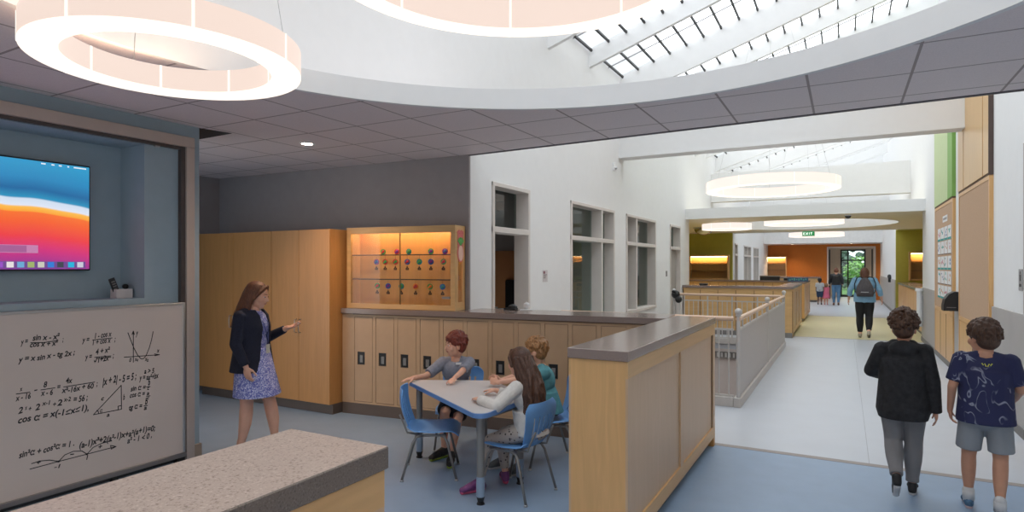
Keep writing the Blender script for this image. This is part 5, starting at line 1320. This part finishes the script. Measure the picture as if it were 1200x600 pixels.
# which side is which in the world: the figure faces us, its +x side lies to the left of the picture
place_leg(t, J, 'R', (-3.16, 4.50, .075), (-3.20, 4.36, .03), KR); place_leg(t, J, 'L', (-3.02, 4.42, .075), (-2.95, 4.28, .03), KR)
B = Body(t, J, KR, .94, 1.0, .0052)
B.body(FAIR, {'R': (ldir(t, (-.45, -.85, -.12)), ldir(t, (0, 0, -1)), .12, .80), 'L': (ldir(t, (.35, -.9, -.12)), ldir(t, (0, 0, -1)), .15, .80)})
mb = MB(); B.torso(mb, .016, False); mb.loft([(J['pel'].x, J['pel'].y, J['pel'].z-.02, .15, .12), (J['chest'].x, J['chest'].y, J['chest'].z-.12, .145, .115)], 24)
B.arm(mb, 'R', .020, 0, .42, flat=True); B.arm(mb, 'L', .020, 0, .42, flat=True)
B.garment('t_shirt', mb, mat('heather_gray_jersey', (.24, .25, .30), .9, .12, 40))
mb = MB(); B.torso(mb, .004, True); mb = MB(); mb.sph(J['pel']+Vector((0, 0, -.0)), 1, (.14, .115, .085), 3)
for sd in 'LR': mb.cap(J['hp'+sd], J['hp'+sd].lerp(J['kn'+sd], .45), .078, .074); mb.cyl(J['hp'+sd].lerp(J['kn'+sd], .45), J['hp'+sd].lerp(J['kn'+sd], .82), .074, .080, 20)
B.garment('shorts', mb, mat('black_shorts', (.015, .017, .022), .8))
B.hair('mop', hairmat('dark_red_hair', (.17, .030, .016)), 2)
B.shoes(mat('black_sneaker', (.02, .02, .022), .6), mat('lime_sole', (.30, .42, .06), .6), 'sneaker')
MB().box(-.035, .035, 0, .003, 0, .02).xf(Matrix.Translation(J['chest']+Vector((-.045, .105, .07)))).build('chest_print', PAP, t)
# girl
KG = .80
t = thing('person', 'girl with long wavy brown hair and white sweater seated with her back to us', 'person', (-2.13, 4.11, 0), facing(-1, .12))
J = seated(KG, .05, .43)
J['hrot'] = Vector((-.10, 0, radians(-6)))
place_arm(t, J, 'R', (-2.43, 4.17, .735), (.6, -.2, -.8), KG); place_arm(t, J, 'L', (-2.40, 3.865, .725), (-.9, .1, -.5), KG)
place_leg(t, J, 'L', (-2.44, 3.95, .08), (-2.53, 3.84, .03), KG); place_leg(t, J, 'R', (-2.36, 4.20, .08), (-2.44, 4.30, .03), KG)
B = Body(t, J, KG, .93, .98, .0052)
B.body(FAIR, {'R': (ldir(t, (-.9, .1, -.05)), ldir(t, (0, 0, -1)), .3, .78), 'L': (ldir(t, (-.75, .6, -.05)), ldir(t, (0, 0, -1)), .35, .78)})
mb = MB(); B.torso(mb, .012, False); mb.loft([(J['pel'].x, J['pel'].y, J['pel'].z-.04, .150, .125), (J['chest'].x, J['chest'].y, J['chest'].z-.10, .13, .105)], 24)
B.arm(mb, 'R', .020, 0, .95, flat=True); B.arm(mb, 'L', .020, 0, .95, flat=True)
B.garment('sweater', mb, mat('white_knit', (.62, .60, .57), .9, .06, 30, bump=.3))
mb = MB(); mb.sph(J['pel']+Vector((0, 0, -.02)), 1, (.135, .115, .08), 3)
for sd in 'LR': B.leg(mb, sd, .008, .93, flat=True, foot=False)
B.garment('leggings', mb, pat('dotted_leggings', (.06, .05, .05), (.46, .40, .35), 34, .22, .28, .85, 'voronoi'))
mb = MB()
B.hair('wavy', hairmat('dark_brown_wavy_hair', (.075, .032, .018)), 8, .42, .085)
B.shoes(mat('purple_sneaker', (.16, .04, .16), .6, .2, 40), mat('pink_sole', (.62, .10, .20), .6), 'sneaker')
# blond boy
KB = .79
t = thing('person', 'blond boy in a teal t-shirt sitting behind the long-haired girl, hands together on the table', 'person', (-2.33, 4.81, 0), facing(-.80, -.60))
J = seated(KB, .05, .43)
J['hrot'] = Vector((-.12, 0, radians(-22)))
place_arm(t, J, 'R', (-2.61, 4.50, .735), (.7, -.2, -.7), KB); place_arm(t, J, 'L', (-2.585, 4.42, .735), (-.7, -.2, -.7), KB)
place_leg(t, J, 'L', (-2.36, 4.42, .075), (-2.42, 4.33, .03), KB); place_leg(t, J, 'R', (-2.56, 4.52, .075), (-2.64, 4.42, .03), KB)
B = Body(t, J, KB, .93, .98, .0052)
B.body(FAIR, {'R': (ldir(t, (-.8, .0, .1)), ldir(t, (.2, -.9, -.3)), .55, .78), 'L': (ldir(t, (-.85, .15, .1)), ldir(t, (-.2, .9, -.3)), .55, .78)})
mb = MB(); B.torso(mb, .018, False); mb.loft([(J['pel'].x, J['pel'].y, J['pel'].z-.05, .155, .13), (J['chest'].x, J['chest'].y, J['chest'].z-.10, .14, .12)], 24)
B.arm(mb, 'R', .020, 0, .42, flat=True); B.arm(mb, 'L', .020, 0, .42, flat=True)
B.garment('t_shirt', mb, mat('teal_jersey', (.10, .30, .34), .9, .10, 30))
mb = MB(); mb.sph(J['pel']+Vector((0, 0, -.02)), 1, (.135, .115, .08), 3)
for sd in 'LR': mb.cap(J['hp'+sd], J['hp'+sd].lerp(J['kn'+sd], .45), .078, .074); mb.cyl(J['hp'+sd].lerp(J['kn'+sd], .45), J['hp'+sd].lerp(J['kn'+sd], .84), .074, .078, 20)
B.garment('shorts', mb, mat('olive_shorts', (.05, .055, .045), .8))
B.hair('mop', hairmat('sandy_blond_hair', (.34, .17, .065), 1.5), 5)
B.shoes(mat('gray_sneaker', (.09, .10, .10), .6), mat('white_sole', (.5, .5, .5), .6), 'sneaker')

# ---- walking boys in the corridor -------------------------------------------
K1 = .82
t = thing('person', 'curly-haired boy in black hoodie and gray trousers walking away down the corridor', 'person', (.385, 5.44, 0), radians(-2))
J = stand(K1, head=(.01, .01, 1.525), hrot=(-.05, 0, radians(-8)), shL=(-.165, -.01, 1.325), shR=(.165, -.01, 1.325),
          elL=(-.255, .06, 1.11), wrL=(-.18, .25, 1.05), elR=(.225, -.03, 1.06), wrR=(.25, .01, .80),
          knR=(.085, .06, .48), anR=(.075, .05, .088), toR=(.085, .21, .03), hpL=(-.085, -.01, .89), knL=(-.075, .03, .49), anL=(-.055, -.24, .22), toL=(-.06, -.20, .07))
B = Body(t, J, K1, .96, 1.03, .0058)
B.body(TANS, {'L': ((.7, .6, .1), (.3, -.3, -1), .5), 'R': ((.05, .1, -1), (-1, .1, 0), .35)})
mb = MB(); B.torso(mb, .018, False); k = K1
mb.loft([(0, .0, .70*k, .160, .125), (0, 0, .78*k, .178, .135), (0, 0, 1.05*k, .160, .125), (0, 0, 1.25*k, .160, .12)], 28)
B.arm(mb, 'L', .020, 0, .97, flat=True); B.arm(mb, 'R', .020, 0, 1.04, flat=True)
mb.sph((0, -.080*k, 1.345*k), 1, (.095, .055, .065), 3); mb.cap((-.06, -.02, 1.385*k), (.06, -.02, 1.385*k), .035)
hood = B.garment('hoodie', mb, mat('black_hoodie', (.018, .018, .020), .85, .45, 26, bump=.3), label='black hoodie')
TR = mat('gray_sweatpants', (.20, .195, .20), .85, .08)
mb = MB(); mb.sph(B.J['pel'], 1, (.150, .125, .10), 3)
for sd in 'LR': B.leg(mb, sd, .016, .97, flat=True, foot=False)
B.garment('trousers', mb, TR)
B.hair('curly', hairmat('dark_curly_brown_hair', (.085, .038, .018), 1.4), 6)
B.shoes(mat('black_skate_shoe', (.015, .015, .017), .6), mat('white_shoe_sole', (.55, .55, .55), .6))
K2 = .80
t = thing('person', 'boy in navy patterned t-shirt and gray shorts walking away at the right edge', 'person', (.86, 5.30, 0), radians(-6))
J = stand(K2, head=(-.02, .01, 1.525), hrot=(-.10, 0, radians(38)), shL=(-.165, -.01, 1.325), shR=(.165, -.01, 1.325),
          elL=(-.235, -.06, 1.09), wrL=(-.25, .05, .86), elR=(.235, .02, 1.09), wrR=(.215, .20, .98),
          knL=(-.115, .05, .48), anL=(-.115, .08, .088), toL=(-.13, .23, .03), knR=(.105, .02, .48), anR=(.09, -.14, .095), toR=(.10, .01, .03))
B = Body(t, J, K2, .97, 1.04, .0058)
B.body(TANS, {'L': ((.1, .25, -1), (1, .1, 0), .55), 'R': ((-.1, .7, -.3), (-1, .1, 0), .4)})
mb = MB(); B.torso(mb, .016, False); k = K2
mb.loft([(0, .0, .79*k, .172, .135), (0, 0, 1.0*k, .158, .125), (0, 0, 1.25*k, .158, .12)], 28)
B.arm(mb, 'L', .024, 0, .40, flat=True); B.arm(mb, 'R', .024, 0, .40, flat=True)
B.garment('t_shirt', mb, streaks('navy_streak_jersey', (.022, .026, .085), (.34, .36, .45)))
# small yellow print between the shoulders
M_ = Matrix.Translation((0, -.146, 1.315*k))
pm = MB()
for sx_ in (-1, 1): pm.tube([(sx_*.004, 0, -.012), (sx_*.012, -.002, .008), (sx_*.020, 0, -.004), (sx_*.028, .002, .010)], .0035, 6)
pm.xf(M_); pm.build('back_print', mat('yellow_print', (.62, .62, .08), .6), t)
mb = MB(); mb.sph(B.J['pel']-Vector((0, 0, .05)), 1, (.145, .125, .115), 3)
for sd in 'LR':
    h_, n_ = B.J['hp'+sd], B.J['kn'+sd]; n_ = n_+Vector((.008 if sd == 'R' else -.008, 0, 0)); mb.cap(h_, h_.lerp(n_, .35), .086, .080); mb.cyl(h_.lerp(n_, .35), h_.lerp(n_, .84), .078, .076, 24)
B.garment('shorts', mb, mat('gray_shorts', (.27, .29, .31), .85, .06))
B.hair('mop', hairmat('dark_brown_short_hair', (.085, .04, .022), 1.4), 9)
for sd in 'LR':
    a = B.J['an'+sd]; MB().cap(a+Vector((0, 0, -.01)), a+Vector((0, 0, .055)), .036, .037).build('sock', mat('white_sock', (.60, .60, .60), .8), t, True)
B.shoes(mat('blue_runner', (.06, .14, .24), .6, .35, 60), mat('pink_white_sole', (.60, .45, .45), .6), 'sneaker')

# ---- woman with the backpack --------------------------------------------------
t = thing('person', 'woman in denim shirt and black trousers walking away with a dark backpack', 'person', (.42, 16.9, 0), radians(-3))
J = stand(1.02, shL=(-.195, -.01, 1.355), shR=(.195, -.01, 1.355), elL=(-.30, -.02, 1.12), wrL=(-.33, .06, .90), elR=(.30, -.02, 1.12), wrR=(.34, .06, .92),
          knL=(-.10, .05, .48), anL=(-.095, .02, .085), toL=(-.10, .18, .028), knR=(.09, .0, .50), anR=(.09, -.22, .16), toR=(.09, -.13, .05))
B = Body(t, J, 1.02, 1.0, 1.28, .009)
B.body(FAIR, {'L': ((-.2, .2, -1), (1, .1, 0), .4), 'R': ((.2, .2, -1), (-1, .1, 0), .4)})
mb = MB(); B.torso(mb, .02, True)
mb.loft([(0, 0, .86, .235, .175), (0, 0, .96, .235, .18), (0, 0, 1.15, .215, .16)], 28); B.arm(mb, 'L', .022, 0, .8, flat=True); B.arm(mb, 'R', .022, 0, .8, flat=True)
mb.cap((-.07, -.02, 1.45), (.07, -.02, 1.45), .04)
B.garment('denim_shirt', mb, mat('light_denim', (.24, .44, .62), .85, .12, 25))
mb = MB(); mb.sph(B.J['pel'], 1, (.205, .155, .13), 3)
for sd in 'LR': B.leg(mb, sd, .018, .93, flat=True, foot=False)
B.garment('trousers', mb, mat('black_trousers', (.012, .012, .014), .8))
B.hair('bob', hairmat('chestnut_bob_hair', (.14, .06, .035)), 3, .16)
B.shoes(mat('pale_shoes', (.42, .38, .30), .6), mat('dark_sole', (.05, .05, .05), .6))
bp = thing('backpack', 'dark gray drawstring backpack on the back of the woman in denim', 'backpack', (.42, 16.68, 1.0), radians(-3))
m = MB(); m.loft([(0, 0, .0, .17, .07), (0, -.01, .10, .19, .10), (0, -.01, .24, .165, .095), (0, 0, .38, .10, .06), (0, .02, .45, .04, .03)], 24)
m.build('bag', mat('charcoal_canvas', (.085, .075, .08), .8, .2, 30), bp, True)
for sg in (-1, 1): MB().tube([(sg*.02, .03, .43), (sg*.10, .03, .47), (sg*.17, .10, .44), (sg*.22, .14, .30), (sg*.21, .10, .12), (sg*.15, .02, .04)], .012).build('strap', BLACK, bp, True)
MB().box(-.08, .08, -.118, -.108, .10, .115).build('zip', CHROME, bp)
# ---- far group ---------------------------------------------------------------
t = thing('person', 'woman in black top and blue jeans walking with two small children far down the corridor', 'person', (-.33, 30.2, 0), 0)
J = stand(1.0, elR=(.25, -.02, 1.09), wrR=(.24, .1, .9), elL=(-.25, -.02, 1.09), wrL=(-.27, .05, .88), knL=(-.09, .04, .48), anR=(.09, -.12, .11), toR=(.09, .0, .03))
B = Body(t, J, 1.0, 1.0, 1.08, .013); B.body(FAIR, {})
mb = MB(); B.torso(mb, .018, False); mb.loft([(0, 0, .90, .19, .14), (0, 0, 1.2, .18, .13)], 20)
for sd in 'LR': B.arm(mb, sd, .02, 0, .85, flat=True)
B.garment('top', mb, BLACK)
mb = MB(); mb.sph(B.J['pel'], 1, (.18, .135, .12), 3)
for sd in 'LR': B.leg(mb, sd, .014, .97, flat=True, foot=False)
B.garment('jeans', mb, mat('blue_denim', (.09, .20, .34), .85, .1))
B.hair('bob', hairmat('reddish_brown_hair', (.17, .06, .03)), 3, .10); B.shoes(mat('brown_shoes', (.12, .06, .04), .6))
t = thing('person', 'small child in white t-shirt and navy shorts, leftmost of the far group', 'person', (-.98, 30.4, 0), 0)
J = stand(.70); B = Body(t, J, .74, .95, 1.0, .012); B.body(DEEP, {})
mb = MB(); B.torso(mb, .018, False); mb.loft([(0, 0, .60, .14, .11), (0, 0, .85, .13, .10)], 20)
for sd in 'LR': B.arm(mb, sd, .02, 0, .4, flat=True)
B.garment('t_shirt', mb, mat('pale_gray_tee', (.45, .46, .47), .9))
mb = MB(); mb.sph(B.J['pel'], 1, (.13, .11, .09), 3)
for sd in 'LR': B.leg(mb, sd, .02, .45, flat=True, foot=False)
B.garment('shorts', mb, mat('navy_shorts', (.03, .05, .10), .9)); B.hair('short', hairmat('black_hair', (.018, .012, .010)), 3); B.shoes(BLACK)
t = thing('person', 'toddler in a pink dress holding hands in the far group', 'person', (-.73, 30.5, 0), 0)
J = stand(.56); B = Body(t, J, .62, .88, 1.0, .012); B.body(FAIR, {})
mb = MB(); B.torso(mb, .018, False); mb.loft([(0, 0, .30, .17, .15), (0, 0, .50, .13, .11), (0, 0, .70, .11, .09)], 20)
for sd in 'LR': B.arm(mb, sd, .02, 0, .3, flat=True)
B.garment('dress', mb, mat('pink_dress', (.72, .16, .26), .9)); B.hair('bob', hairmat('light_brown_hair', (.25, .13, .06)), 3, .08); B.shoes(mat('pink_shoes', (.6, .2, .25), .6))
